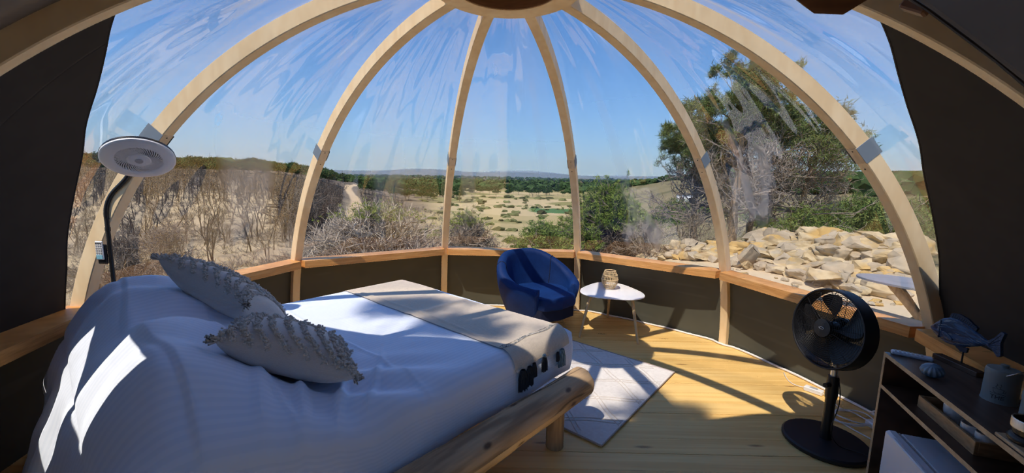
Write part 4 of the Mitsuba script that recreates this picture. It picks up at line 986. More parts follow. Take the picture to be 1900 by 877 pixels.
cm = thing('coffee_press', 'black coffee press with a silver rim on the near end of the shelf unit', 'coffee press')
ca_, cd_ = 0.757, 0.058
obj('wooden_coaster', cb(box((0.14, 0.10, 0.012), (ca_ + 0.02, cd_ - 0.005, CH + 0.006), 0.002)), 'm_edge', cm, smooth=False)
obj('base', cb(lathe([(0, 0.012), (0.046, 0.012), (0.05, 0.018), (0.05, 0.028), (0.044, 0.036), (0.030, 0.040), (0, 0.040)], 56, (ca_, cd_, CH))), 'm_black', cm, smooth=40)
obj('body', cb(lathe([(0, 0.04), (0.040, 0.04), (0.043, 0.052), (0.043, 0.058), (0, 0.058)], 56, (ca_, cd_, CH))), 'm_black', cm, smooth=40)
obj('silver_rim', cb(lathe([(0.041, 0.058), (0.046, 0.058), (0.047, 0.062), (0.047, 0.085), (0.0455, 0.088), (0.043, 0.088), (0.041, 0.085), (0.041, 0.058)], 64, (ca_, cd_, CH))), 'm_steel', cm, smooth=40)
obj('inner_cup', cb(lathe([(0, 0.060), (0.0405, 0.060), (0.0405, 0.086), (0.040, 0.086), (0.039, 0.064), (0, 0.064)], 56, (ca_, cd_, CH))), 'm_black', cm, smooth=40)

# ------------------------------------------------------------------ light strip along the wall's foot, adapter and cable
P = []
for k in (0, 1, 2, 3):
    s = np.linspace(0.02, 0.98, 24) if k < 3 else np.linspace(0.02, 0.45, 12)
    q = bay(AZ(k), AZ(k + 1), s, 0, 2.535, 0.45); q[:, 2] = 0.011; P.append(q)
P = np.concatenate(P); P[:, 2] += 0.002 * np.sin(np.arange(len(P)))
# the strip passes in front of the ribs
for a in (AZ(1), AZ(2), AZ(3)):
    d = np.abs((np.degrees(np.arctan2(P[:, 0], P[:, 1])) - a)); w = np.exp(-(d / 1.6) ** 2)
    r = np.hypot(P[:, 0], P[:, 1]); P[:, :2] *= (1 + (2.482 / r - 1) * w)[:, None]
ls = tag(obj('light_strip', tube(P, 0.0095, 10), 'm_white_plastic', smooth=True), 'white rope light running along the foot of the curved wall', 'light strip')
ad = thing('power_adapter', 'small white power adapter lying by the wall behind the fan', 'adapter')
ADF = frame([2.285, 0.565, 0.0], [0.62, -0.78, 0], [0.78, 0.62, 0], [0, 0, 1])
m = box((0.115, 0.05, 0.032), (0, 0, 0.017), 0.004); m.apply_transform(ADF); obj('housing', m, 'm_white_plastic', ad)
m = box((0.05, 0.03, 0.001), (0, 0, 0.0335)); m.apply_transform(ADF); obj('rating_label', m, 'm_grey_plastic', ad, smooth=False)
obj('output_cable', tube(spline([(2.25, 0.61, 0.016), (2.21, 0.68, 0.006), (2.22, 0.76, 0.006), (2.26, 0.86, 0.01)]), 0.003, 6), 'm_white_plastic', ad, smooth=True)
obj('input_cable', tube(spline([(2.32, 0.52, 0.016), (2.34, 0.46, 0.005), (2.31, 0.38, 0.006), (2.33, 0.30, 0.008)]), 0.003, 6), 'm_white_plastic', ad, smooth=True)
ec = thing('extension_cord', 'coiled white extension cord with a plug, between fan and shelf unit', 'cord')
cc0 = np.array([2.275, 0.235])
pts = []
for i, t in enumerate(np.linspace(0, 2 * PI * 2.6, 90)):
    r = 0.105 + 0.035 * math.sin(t * 0.83 + 1) ; pts.append((cc0[0] + r * 1.05 * math.cos(t + 2.6), cc0[1] + r * 0.85 * math.sin(t + 2.6), 0.006 + 0.010 * (t / (2 * PI)) + 0.008 * math.sin(t * 1.7) ** 2))
pts += [(2.40, 0.20, 0.075), (2.425, 0.165, 0.11), (2.435, 0.10, 0.115), (2.42, 0.045, 0.09), (2.405, 0.03, 0.06)]
obj('coil', tube(spline(pts, 260), 0.0042, 8), 'm_white_plastic', ec, smooth=True)
obj('lead', tube(spline([(2.17, 0.22, 0.006), (2.19, 0.12, 0.006), (2.22, 0.02, 0.006), (2.27, -0.12, 0.006)]), 0.0042, 8), 'm_white_plastic', ec, smooth=True)
m = lathe([(0, 0), (0.022, 0), (0.024, 0.008), (0.021, 0.03), (0.010, 0.055), (0, 0.055)], 24); m.apply_transform(tr(2.40, 0.005, 0.05) @ RY(-60) @ RX(20)); obj('plug', m, 'm_white_plastic', ec, smooth=40)
obj('socket', box((0.055, 0.10, 0.038), (2.345, 0.12, 0.022), 0.006), 'm_white_plastic', ec)

# ------------------------------------------------------------------ canopy timber and zip near the doorway
hb = thing('header_beam', 'dark brown chamfered timber hanging in at the top of the doorway', 'beam', kind='structure')
V0 = np.array([[0.52, -1.5, 1.812], [0.562, -1.5, 1.784], [0.612, -1.5, 1.783], [0.665, -1.5, 1.817]])
dirb = np.array([0.06, 0.16, 0.30]); thick = np.array([0.0, 0.03, 0.024])
A_ = np.vstack([V0, V0 + thick, V0[[0, 3]] + dirb, V0[[0, 3]] + dirb + thick])
m = tm(A_, [[0, 1, 2], [0, 2, 3], [4, 6, 5], [4, 7, 6], [0, 4, 5], [0, 5, 1], [1, 5, 6], [1, 6, 2], [2, 6, 7], [2, 7, 3], [0, 3, 9], [0, 9, 8], [4, 10, 11], [4, 11, 7], [0, 8, 10], [0, 10, 4], [3, 7, 11], [3, 11, 9], [8, 9, 11], [8, 11, 10]])
trimesh.repair.fix_normals(m); obj('timber', m, 'm_darkwood', hb, smooth=False)
m = box((0.03, 0.04, 0.16), (0, 0, 0.08), 0.003); m.apply_transform(frame([0.737, -1.49, 1.793], [0.8, 0.6, 0], [-0.5, 0.66, 0.55], [0.3, -0.44, 0.84])); obj('bracket', m, 'm_darkwood', hb, smooth=False)
zp = np.array([sph(a, e, RF - 0.022) for a, e in zip(np.linspace(135.5, 129.4, 30), np.linspace(50.6, 46.0, 30))])
ck = obj('zip_tape', tube(zp, 0.012, 8), 'm_blackmatte', ce)
for i in range(0, 29):
    obj('zip_tooth', tube([zp[i] * 0.9952 + [0.004, 0, 0], zp[i] * 0.9952 + [0.006, 0.0, 0.004]], 0.0022, 5), 'm_grey_plastic', ck)

# ================================================================== outside
def ssn(a, b, x): t = np.clip((x - a) / (b - a), 0, 1); return t * t * (3 - 2 * t)
def ground_z(x, y):
    x, y = np.asarray(x, float), np.asarray(y, float)
    d = np.hypot(x, y + 2.245); ph = np.degrees(np.arctan2(x, y + 2.245))
    zl = np.interp(d, [0, 3, 6, 10, 20, 35, 70, 110, 150, 230, 300, 420, 700, 1500, 5000], [-.4, -.5, -.9, -1.5, -3.0, -4.5, -5.6, -4.8, -3.4, 0.3, 3.4, 4.5, -2, -4, 30])
    zc = np.interp(d, [0, 3, 6, 12, 20, 40, 100, 200, 400, 600, 1000, 2000, 5000], [-.35, -.4, -.9, -1.9, -3.2, -5.6, -11, -12, -11.5, -9.5, -3, 14, 40])
    zr = np.interp(d, [0, 3, 6, 10, 14, 20, 40, 80, 150, 300, 600, 1500, 5000], [-.3, -.3, -.3, -.35, -.55, -1.0, -2.2, -2.5, -1.0, 3.0, 6, 10, 40])
    wl = ssn(-13, -31, ph); wr = ssn(9, 24, ph)
    back = ssn(70, 110, np.abs(ph))
    z = zl * wl + zr * wr + zc * (1 - wl - wr)
    z = z * (1 - back) + (-0.35 - 0.004 * d) * back
    q = np.stack([x, y, 0 * x], -1)
    z = z + (meshkit.fbm(q * 0.12, 3, 31) - 0.5) * np.clip((d - 6) / 30, 0, 1) * 1.1 + (meshkit.fbm(q * 0.9, 2, 32) - 0.5) * np.clip((d - 4) / 8, 0, 1) * 0.22
    z = z + (meshkit.fbm(q * 0.011, 3, 33) - 0.5) * np.clip((d - 200) / 400, 0, 1) * 9 * (1 - 0.8 * ((np.abs(ph) < 12) & (d < 700)))
    return z
def pol(phd, d):
    a = np.radians(phd); return np.stack([np.sin(a) * d, np.cos(a) * d - 2.245], -1)
PH = np.concatenate([np.linspace(-180, -66, 24)[:-1], np.linspace(-66, 66, 221), np.linspace(66, 180, 24)[1:]])
DD = np.concatenate([[0.0], np.geomspace(1.2, 60, 70), np.geomspace(63, 5200, 80)])
pp, dd = np.meshgrid(PH, DD, indexing='ij'); XY = pol(pp, dd); ZZ = ground_z(XY[..., 0], XY[..., 1])
i = np.arange(pp.size).reshape(pp.shape)
F = np.vstack([np.stack([i[:-1, :-1], i[:-1, 1:], i[1:, 1:]], -1).reshape(-1, 3), np.stack([i[:-1, :-1], i[1:, 1:], i[1:, :-1]], -1).reshape(-1, 3)])
gm = tm(np.column_stack([XY.reshape(-1, 2), ZZ.ravel()]), F)
if gm.face_normals[5000][2] < 0: gm.invert()
def ground_col(p, n, uv):
    Y = p.y + 2.245; d = dr.sqrt(p.x * p.x + Y * Y); ph = dr.atan2(p.x, Y) * (180 / PI)
    f1 = fbm(p.x * 0.9, p.y * 0.9, 0, 4); f2 = fbm(p.x * 0.11, p.y * 0.11, 3, 4); f3 = noise(p.x * 5, p.y * 5, 1)
    grass = mix((0.40, 0.31, 0.16), (0.60, 0.49, 0.28), 0.6 * f1 + 0.4 * f3)
    ash = mix((0.16, 0.135, 0.11), (0.44, 0.36, 0.25), smoothstep(0.35, 0.62, f2 * 0.6 + f1 * 0.4))
    burnt = mix(mix((0.36, 0.29, 0.19), (0.58, 0.47, 0.30), f1), ash, smoothstep(0.42, 0.6, fbm(p.x * 0.05, p.y * 0.05, 9, 3)) * 0.9)
    burnt = mix(burnt, (0.15, 0.125, 0.105), smoothstep(110, 190, d) * 0.75)
    burnt = mix(burnt, (0.17, 0.145, 0.125), smoothstep(-31, -28.5, ph) * smoothstep(-21.9, -22.8, ph) * smoothstep(32, 50, d) * (0.55 + 0.45 * f1))
    fields = mix((0.44, 0.36, 0.19), (0.27, 0.25, 0.11), smoothstep(0.36, 0.56, fbm(p.x * 0.012, p.y * 0.035, 5, 3)))
    fields = mix(fields, (0.52, 0.42, 0.24), smoothstep(0.55, 0.7, noise(p.x * 0.02 + 4, p.y * 0.05)))
    strip = smoothstep(6, 10, p.x) * smoothstep(42, 34, p.x) * smoothstep(166, 172, p.y) * smoothstep(204, 197, p.y)
    fields = mix(fields, (0.10, 0.19, 0.08), strip)
    scrub = mix((0.13, 0.13, 0.07), (0.30, 0.25, 0.15), fbm(p.x * 0.05, p.y * 0.05, 2, 3))
    c = mix(grass, fields, smoothstep(55, 95, d))
    c = mix(c, burnt, smoothstep(-9, -14, ph) * smoothstep(9, 18, d))
    c = mix(c, scrub, smoothstep(11, 16, ph) * smoothstep(14, 22, d))
    c = mix(c, scrub * 0.7, smoothstep(480, 620, d))
    sand = mix((0.56, 0.43, 0.26), (0.70, 0.59, 0.42), f1)
    c = mix(c, sand, smoothstep(17, 24, ph) * smoothstep(14, 10.5, d))
    lat = dr.abs(ph + 21.4 + 0.5 * dr.sin(d * 0.03)) * (PI / 180) * d
    c = mix(c, (0.66, 0.50, 0.31), smoothstep(2.6, 1.4, lat) * smoothstep(55, 75, d) * smoothstep(420, 380, d))
    return c
dif('m_ground', ground_col, False)
tag(obj('ground', gm, 'm_ground', smooth=True), 'dry hillside and valley floor outside the dome', 'ground', kind='structure')

# far ridges
def ridge(name, label, d0, depth, ph0, ph1, hfun, seed, col):
    ph = np.linspace(ph0, ph1, 260); rows = []
    for t, hh in ((0.0, 0.0), (0.25, 0.35), (0.5, 0.75), (0.75, 0.95), (1.0, 1.0), (1.3, 0.6), (1.7, 0.0)):
        d = d0 + depth * t + 0 * ph; xy = pol(ph, d)
        rel = hfun(ph) + 0.10 * hfun(ph).max() * (meshkit.fbm(np.stack([ph * 0.35, 0 * ph + t, 0 * ph + seed], -1), 4, seed) - 0.5)
        z = 15 + rel * hh + 5 * (meshkit.fbm(np.stack([ph * 1.3, 0 * ph + t * 3, 0 * ph], -1), 3, seed + 1) - 0.5) * (0 < t < 1.6)
        rows.append(np.column_stack([xy, z]))
    V = np.concatenate(rows); k = len(ph); i = np.arange(7 * k).reshape(7, k)
    F = np.vstack([np.stack([i[:-1, :-1], i[1:, 1:], i[1:, :-1]], -1).reshape(-1, 3), np.stack([i[:-1, :-1], i[:-1, 1:], i[1:, 1:]], -1).reshape(-1, 3)])
    m = tm(V, F)
    dif('m_' + name, lambda p, n, uv: mix((0.055, 0.075, 0.04), (0.13, 0.125, 0.075), fbm(p.x * 0.004, p.y * 0.004, seed, 4)))
    tag(obj(name, m, 'm_' + name, smooth=True), label, 'hills', kind='structure')
ridge('hills', 'low blue-green hill ridge beyond the middle of the valley', 4300, 700, -30, 62, lambda p: 60 + 34 * np.exp(-((p + 12) / 6) ** 2) + 26 * np.exp(-((p - 1) / 7) ** 2) + 6 * np.sin(p * 0.4), 3, 0)
ridge('mountains', 'long hazy mountain ridge on the horizon', 7600, 1500, -64, 64, lambda p: 108 + 95 * np.exp(-((p - 1.5) / 5.5) ** 2) + 40 * np.exp(-((p + 12) / 8) ** 2) + 26 * np.exp(-((p - 16) / 6) ** 2), 5, 0)

# ---------------------------------------------------------------- plants
def vcol(mesh, base, var, g, per=6):
    nv = len(mesh.vertices); k = -(-nv // per)
    t = np.repeat(g.uniform(0, 1, k), per)[:nv, None]
    return np.clip(np.asarray(base) * (1 - t) + np.asarray(var) * t, 0, 1)

def grow(g, p, d, L, r, lev, out, wob=0.25, kids=(3, 5), shrink=0.62, up=0.15, spread=0.8, steps=3, rmin=0.004):
    p = np.array(p, float); d = np.array(d, float)
    pts = [p.copy()]; 
    for s in range(steps):
        d = d + g.normal(0, wob, 3) + np.array([0, 0, up]); d /= np.linalg.norm(d)
        q = p + d * L / steps
        out.append((p, q, max(rmin, r * (1 - 0.55 * s / steps)), max(rmin, r * (1 - 0.55 * (s + 1) / steps)), lev))
        p = q; pts.append(q)
    if lev <= 0: return
    for _ in range(g.integers(*kids)):
        t = g.uniform(0.35, 1.0); k = min(int(t * steps), steps - 1); f = t * steps - k
        o = pts[k] + (pts[k + 1] - pts[k]) * f
        dd = d + g.normal(0, spread, 3); dd /= np.linalg.norm(dd)
        grow(g, o, dd, L * shrink * g.uniform(0.7, 1.15), r * 0.5, lev - 1, out, wob, kids, shrink, up, spread, steps, rmin)

def seg_mesh(out, n=3):
    return prisms(np.array([o[0] for o in out]), np.array([o[1] for o in out]), np.array([o[2] for o in out]), np.array([o[3] for o in out]), n)

def tufts(g, C, n, L, w, upb=0.35, sq=0.8):
    """needle tufts: n thin triangles round each centre"""
    C = np.asarray(C, float); k = len(C) * n
    o = np.repeat(C, n, 0) + g.normal(0, L * 0.22, (k, 3))
    d = g.normal(0, 1, (k, 3)); d[:, 2] = d[:, 2] * sq + upb; d /= np.linalg.norm(d, axis=1, keepdims=True)
    s = np.cross(d, g.normal(0, 1, (k, 3))); s /= np.linalg.norm(s, axis=1, keepdims=True) + 1e-9
    l = (L * g.uniform(0.6, 1.15, k))[:, None]
    V = np.stack([o - s * w, o + s * w, o + d * l], 1).reshape(-1, 3)
    return tm(V, np.arange(3 * k).reshape(-1, 3))

def plant(name, label, cat_, segs, leafC=None, leafn=12, leafL=0.12, leafw=0.012, bark=((0.28, 0.23, 0.18), (0.44, 0.37, 0.29)), leaf=((0.09, 0.14, 0.035), (0.24, 0.28, 0.07)), g=rng, group=None, n=3, upb=0.35):
    t = thing(name, label, cat_, group)
    m = seg_mesh(segs, n); k = obj('branches', m, 'm_veg', t, smooth=False, color=vcol(m, bark[0], bark[1], g, 2 * n))
    if leafC is not None and len(leafC):
        m = tufts(g, leafC, leafn, leafL, leafw, upb); k = obj('foliage', m, 'm_veg', t, smooth=False, color=vcol(m, leaf[0], leaf[1], g, 3 * leafn))
        tag(k, kind='stuff')
    return t

def dome_bush(seed, c, rx, ry, h, stems=46, twigs=11, tw2=3, r0=0.022, lean=1.0):
    """a twiggy, dome shaped dry shrub; returns its segments and the ends of its outer twigs"""
    g = np.random.default_rng(seed); out, ends = [], []
    for s in range(stems):
        a = g.uniform(0, 2 * PI); e = g.uniform(0.05, 1.0) ** 0.8 * PI / 2
        tip = np.array([rx * math.cos(a) * math.cos(e), ry * math.sin(a) * math.cos(e), h * math.sin(e)]) * g.uniform(0.75, 1.03)
        p0 = np.array([g.normal(0, rx * 0.10), g.normal(0, ry * 0.10), 0]); mid = p0 * 0.4 + tip * 0.5 + np.array([0, 0, h * 0.12]) + g.normal(0, 0.09 * h, 3)
        P = [p0, (p0 + mid) / 2 + g.normal(0, 0.03 * h, 3), mid, (mid + tip) / 2 + g.normal(0, 0.04 * h, 3), tip]
        for i in range(4): out.append((P[i], P[i + 1], r0 * (1 - i * 0.2), r0 * (0.8 - i * 0.18), 2))
        for w in range(twigs):
            i = g.integers(1, 4); o = P[i] + (P[i + 1] - P[i]) * g.uniform(0, 1); d = (tip - p0) / np.linalg.norm(tip - p0) + g.normal(0, 0.75, 3); d /= np.linalg.norm(d)
            L = h * g.uniform(0.12, 0.32); q = o + d * L * 0.5; d2 = d + g.normal(0, 0.3, 3); e2 = q + d2 / np.linalg.norm(d2) * L * 0.5
            if e2[2] < 0.02: continue
            out += [(o, q, r0 * 0.32, r0 * 0.24, 1), (q, e2, r0 * 0.24, r0 * 0.14, 1)]; ends.append(e2)
            for x in range(tw2):
                dd = d + g.normal(0, 0.8, 3); dd /= np.linalg.norm(dd); f = o + (q - o) * g.uniform(0.2, 1); e3 = f + dd * L * g.uniform(0.3, 0.6)
                out.append((f, e3, r0 * 0.2, r0 * 0.1, 0)); ends.append(e3)
    c = np.asarray(c, float)
    return [(a + c, b + c, r, s, l) for a, b, r, s, l in out], np.array(ends) + c
def gz(phd, d): x, y = pol(phd, d); return np.array([x, y, float(ground_z(x, y))])
BLEAF = ((0.16, 0.21, 0.045), (0.34, 0.37, 0.10)); DLEAF = ((0.05, 0.085, 0.03), (0.14, 0.18, 0.06))
DRY = ((0.24, 0.19, 0.15), (0.52, 0.44, 0.35))
# the round half dry shrub beyond the bed, and its neighbours
c = gz(-18.6, 12.6); hh = 0.44 - c[2]
S_, E_ = dome_bush(51, c, 2.5, 2.1, hh, 300, 14, 4, 0.045)
top = E_[(E_[:, 2] > c[2] + hh * (0.955 - 0.08 * np.clip((c[0] - 0.6 - E_[:, 0]) / 1.2, 0, 1)))]; plant('shrub', 'broad dry grey shrub with a green top, seen above the far end of the bed', 'shrub', S_, top[::2], 10, 0.09, 0.009, ((0.33, 0.27, 0.22), (0.62, 0.54, 0.44)), BLEAF, np.random.default_rng(5))
c = gz(-6.3, 14.5); hh = 0.06 - c[2]
S_, E_ = dome_bush(52, c, 1.6, 1.4, hh, 130, 13, 4, 0.045)
plant('shrub', 'smaller dry shrub with a pale green top, left of the blue armchair', 'shrub', S_, E_[E_[:, 2] > c[2] + hh * 0.93][::2], 12, 0.10, 0.010, DRY, BLEAF, np.random.default_rng(6))
c = gz(4.6, 11.0); hh = 0.20 - c[2]
S_, E_ = dome_bush(53, c, 1.05, 0.9, hh, 46, 11, 3, 0.016)
plant('shrub', 'leafy green shrub standing just behind the blue armchair', 'shrub', S_, E_[E_[:, 2] > c[2] + hh * 0.62], 14, 0.13, 0.012, DRY, ((0.10, 0.16, 0.04), (0.26, 0.32, 0.09)), np.random.default_rng(7))
c = gz(13.6, 14.0); hh = 1.02 - c[2]
S_, E_ = dome_bush(54, c, 1.75, 1.5, hh, 150, 13, 4, 0.04)
kk = E_[(E_[:, 2] > c[2] + hh * 0.66) | ((E_[:, 2] > c[2] + hh * 0.45) & (E_[:, 0] < c[0] - 0.5))]
plant('shrub', 'large dense shrub, green above and grey twigs below, behind the side table', 'shrub', S_, kk, 14, 0.13, 0.012, ((0.16, 0.13, 0.11), (0.33, 0.28, 0.23)), ((0.09, 0.15, 0.03), (0.25, 0.31, 0.08)), np.random.default_rng(8))
c = gz(-44.5, 19); hh = 2.3
S_, E_ = dome_bush(55, c, 2.0, 1.8, hh, 52, 12, 4, 0.035)
plant('shrub', 'leafless grey shrub on the slope behind the standing lamp', 'shrub', S_, None, bark=((0.15, 0.12, 0.10), (0.31, 0.26, 0.21)), g=np.random.default_rng(9))
c = gz(-40.5, 30); S_, E_ = dome_bush(56, c, 2.3, 2.2, 2.6, 40, 11, 4, 0.035)
plant('shrub', 'leafless grey-violet shrub farther up the burnt slope, right of the lamp', 'shrub', S_, None, bark=((0.16, 0.13, 0.12), (0.31, 0.26, 0.23)), g=np.random.default_rng(10))
for q_, (ph_, d_, h_, rx_, lab) in enumerate(((-8.6, 19, 1.5, 1.2, 'low grey shrub between the two round shrubs beyond the bed'), (1.2, 24, 1.5, 1.9, 'small dry shrub on the straw slope left of the green shrub'),
                                        (8.3, 18, 2.0, 1.5, 'green shrub between the armchair and the pine tree'), (-25.5, 15, 1.6, 1.3, 'dark tangled shrub beside the rib at the head cushions'), (-29.0, 17, 1.4, 1.4, 'dry brush at the foot of the burnt slope'),
                                        (19.6, 12.2, 1.3, 1.5, 'dry grey brush behind the first boulders'), (24.0, 13.4, 1.4, 1.4, 'tangled grey brush under the tall pine'), (36.0, 13.6, 1.3, 1.6, 'low bushy scrub behind the rock pile'))):
    c = gz(ph_, d_); S_, E_ = dome_bush(60 + q_, c, rx_, rx_, h_, 34, 10, 3, 0.018)
    lf = E_[E_[:, 2] > c[2] + h_ * 0.6][::2] if q_ in (2, 7) else None
    plant('shrub', lab, 'shrub', S_, lf, 12, 0.13, 0.012, ((0.17, 0.14, 0.11), (0.40, 0.34, 0.27)), ((0.08, 0.13, 0.03), (0.22, 0.27, 0.08)), np.random.default_rng(70 + q_))

# the big pines behind the rocks: bare grey lower twigs, green tops
def big_pine(seed, label, base, height, lean, r, green, crownfrac, nlimb=26, spread=0.42, lev=3):
    g = np.random.default_rng(seed); out = []; base = np.array(base, float)
    n = 12; P = [base]; d = np.array([lean[0], lean[1], 1.0]); d /= np.linalg.norm(d)
    for i in range(n):
        d = d + g.normal(0, 0.05, 3); d /= np.linalg.norm(d); P.append(P[-1] + d * height / n)
    t = thing('pine_tree', label, 'tree')
    tk = obj('trunk', tube(P, np.linspace(r, r * 0.3, n + 1), 9), 'm_branchwood', t, smooth=True)
    for _ in range(nlimb):
        f = g.uniform(0.18, 1.0); k = min(int(f * n), n - 1); o = P[k] + (P[k + 1] - P[k]) * (f * n - k)
        a = g.uniform(0, 2 * PI); e = g.uniform(-0.05, 0.7) + 0.5 * f
        dd = np.array([math.cos(a) * math.cos(e), math.sin(a) * math.cos(e), math.sin(e)])
        grow(g, o, dd, height * spread * (1.1 - 0.45 * f) * g.uniform(0.7, 1.1), r * 0.30 * (1.1 - 0.6 * f), lev, out, 0.20, (3, 6), 0.56, 0.07, 0.62, 3, 0.0055)
    m = seg_mesh(out); k = obj('branches', m, 'm_veg', t, smooth=False, color=vcol(m, (0.17, 0.145, 0.125), (0.39, 0.335, 0.28), g))
    ends = np.array([o[1] for o in out if o[4] == 0]); zt = base[2] + height * crownfrac
    keep = (ends[:, 2] > zt + g.normal(0, height * 0.07, len(ends))); C = ends[keep]
    if len(C) > 1500: C = C[g.permutation(len(C))[:1500]]
    if green > 0 and len(C):
        m = tufts(g, C, int(16 * green), 0.20, 0.011, 0.3); k = obj('foliage', m, 'm_veg', t, smooth=False, color=vcol(m, (0.075, 0.115, 0.04), (0.21, 0.25, 0.085), g, 48)); tag(k, kind='stuff')
    return t
big_pine(81, 'leftmost tall pine behind the boulders, green crown over bare grey branches', gz(24.5, 15.0), 3.6, (-0.12, 0.0), 0.12, 1.0, 0.84, 54, 0.42)
big_pine(82, 'tallest pine, two pale leaning trunks seen right of the dome rib by the table', gz(28.6, 14.2), 4.3, (0.03, 0.05), 0.15, 1.2, 0.86, 60, 0.38)
big_pine(83, 'bare trunked pine close beside the tallest pine, with few green tips', gz(30.4, 15.5), 4.0, (0.08, 0.0), 0.10, 1.0, 0.88, 50, 0.36)
big_pine(84, 'half dead pine with grey twigs and thin green tips, right of the tallest pine', gz(34.6, 15.8), 3.55, (0.10, 0.0), 0.11, 0.5, 0.78, 58, 0.42)
# a sparse pine behind the dome whose tops throw the soft shadows on bed and floor
t = thing('pine_tree', 'lone tall sparse pine standing behind the dome', 'tree')
P = np.array([(-4.6, -7.0, -0.5), (-4.5, -6.8, 3), (-4.2, -6.4, 6), (-3.9, -6.0, 9.0), (-3.8, -5.9, 9.7)])
obj('trunk', tube(spline(P, 30), np.linspace(0.17, 0.03, 30), 10), 'm_branchwood', t, smooth=True)
gg = np.random.default_rng(91)
for q_, (b, s_) in enumerate((((-4.26, -4.67, 10.6), (0.24, 0.15, 0.09)), ((-3.84, -5.03, 10.6), (0.24, 0.15, 0.09)), ((-2.54, -5.0, 10.0), (0.24, 0.19, 0.10)))):
    obj('limb', tube(spline([(-3.85, -5.95, 9.4), ((-3.85 + b[0]) / 2, (-5.95 + b[1]) / 2, 9.9), b], 14), np.linspace(0.014, 0.005, 14), 6), 'm_branchwood', t, smooth=True)
    C = np.array(b) + gg.normal(0, 1, (170, 3)) * np.array(s_) * 0.62
    m = tufts(gg, C, 10, 0.10, 0.016); tag(obj('foliage', m, 'm_veg', t, smooth=False, color=vcol(m, DLEAF[0], DLEAF[1], gg, 30)), kind='stuff')

# young pines on the right hand slope
def fluffy(seed, h, w, ntuft, L, wd, leaf, low=0.1):
    g = np.random.default_rng(seed); C = []
    nb = 7
    for b in range(nb):
        a = g.uniform(0, 2 * PI); rr = w * 0.55 * math.sqrt(g.uniform(0, 1)); o = np.array([rr * math.cos(a), rr * math.sin(a), h * g.uniform(low + 0.25, 0.82)])
        R_ = w * g.uniform(0.30, 0.48)
        k = ntuft // nb; q = g.normal(0, 1, (k, 3)); q /= np.linalg.norm(q, axis=1, keepdims=True); q[:, 2] = np.abs(q[:, 2]) * 0.85 - 0.25 * (g.uniform(0, 1, k) < 0.4)
        C.append(o + q * np.array([R_, R_, R_ * 0.62]) * g.uniform(0.75, 1.05, (k, 1)))
    C = np.concatenate(C); m = tufts(g, C, 6, L, wd, 0.3)
    out = []; grow(g, (0, 0, 0), (0, 0, 1), h * 0.7, h * 0.025, 2, out, 0.1, (4, 7), 0.6, 0.12, 0.7, 3, 0.006)
    return m, vcol(m, leaf[0], leaf[1], g, 18), seg_mesh(out)
def instanced(name, cat_, label, group, protos, spots, g, zoff=0.0):
    """one thing per spot, all sharing the prototypes' mesh files"""
    ks = []
    for i, (x, y, s) in enumerate(spots):
        pr = protos[i % len(protos)]; r = key_for(name)
        M_ = tr(x, y, float(ground_z(x, y)) + zoff) @ RZ(g.uniform(0, 360)) @ sc(s * g.uniform(0.85, 1.15), s * g.uniform(0.85, 1.15), s)
        for nm, d in pr:
            k = f'{r}__{nm}'; used.add(k); scene[k] = {**d, 'to_world': T(M_.tolist())}
            if nm == 'foliage': tag(k, kind='stuff')
        tag(r, label[i] if isinstance(label, list) else label, cat_, group); ks.append(r)
    return ks
def proto(mesh, col): return mikit.ply(mesh, 'm_veg', smooth=False, color=col)
pr = []
for s in range(4):
    fm, fc, bm = fluffy(100 + s, 3.0, 2.6, 330, 0.30, 0.028, ((0.07, 0.12, 0.035), (0.20, 0.25, 0.08)))
    pr.append([('foliage', proto(fm, fc)), ('branches', proto(bm, vcol(bm, (0.14, 0.11, 0.09), (0.30, 0.25, 0.2), np.random.default_rng(s))))])
g = np.random.default_rng(12); spots = []
for (p0, p1, d0, d1, n_) in ((37.5, 46, 20, 30, 16), (36, 48, 32, 55, 16), (30, 40, 30, 60, 10), (12, 30, 28, 70, 20)):
    for _ in range(n_):
        x, y = pol(g.uniform(p0, p1), g.uniform(d0, d1)); spots.append((x, y, g.uniform(0.55, 0.85)))
instanced('young_pine', 'tree', 'bushy green young pine on the scrub slope behind the rock pile', 'young pines behind the rocks', pr, spots, g)

# pines on the skyline of the left hill and on the middle ridge
pr = []
for s in range(5):
    fm, fc, bm = fluffy(120 + s, 7.0, 6.0, 130, 1.3, 0.22, ((0.028, 0.058, 0.022), (0.075, 0.125, 0.042)), 0.3)
    pr.append([('foliage', proto(fm, fc)), ('branches', proto(bm, vcol(bm, (0.10, 0.08, 0.07), (0.22, 0.18, 0.15), np.random.default_rng(s))))])
g = np.random.default_rng(13); spots = []
for _ in range(120):
    x, y = pol(g.uniform(-54, -24), g.uniform(225, 330)); spots.append((x, y, g.uniform(0.7, 1.15)))
instanced('umbrella_pine', 'tree', 'dark umbrella pine on the skyline of the burnt hill', 'pines along the crest of the left hill', pr, spots, g)
spots = []
while len(spots) < 130:
    ph_, d_ = g.uniform(-29, -7), g.uniform(240, 460)
    if abs(ph_ + 21.4) * PI / 180 * d_ < 4.5: continue
    x, y = pol(ph_, d_); spots.append((x, y, g.uniform(0.7, 1.1)))
instanced('umbrella_pine', 'tree', 'green umbrella pine in the wood beyond the dirt track', 'pines either side of the dirt track', pr, spots, g)
spots = [(*pol(g.uniform(-6, 10), g.uniform(330, 520)), g.uniform(0.6, 1.0)) for _ in range(40)]
instanced('umbrella_pine', 'tree', 'pine at the far edge of the straw fields in the valley', 'pines at the edge of the fields', pr, spots, g)
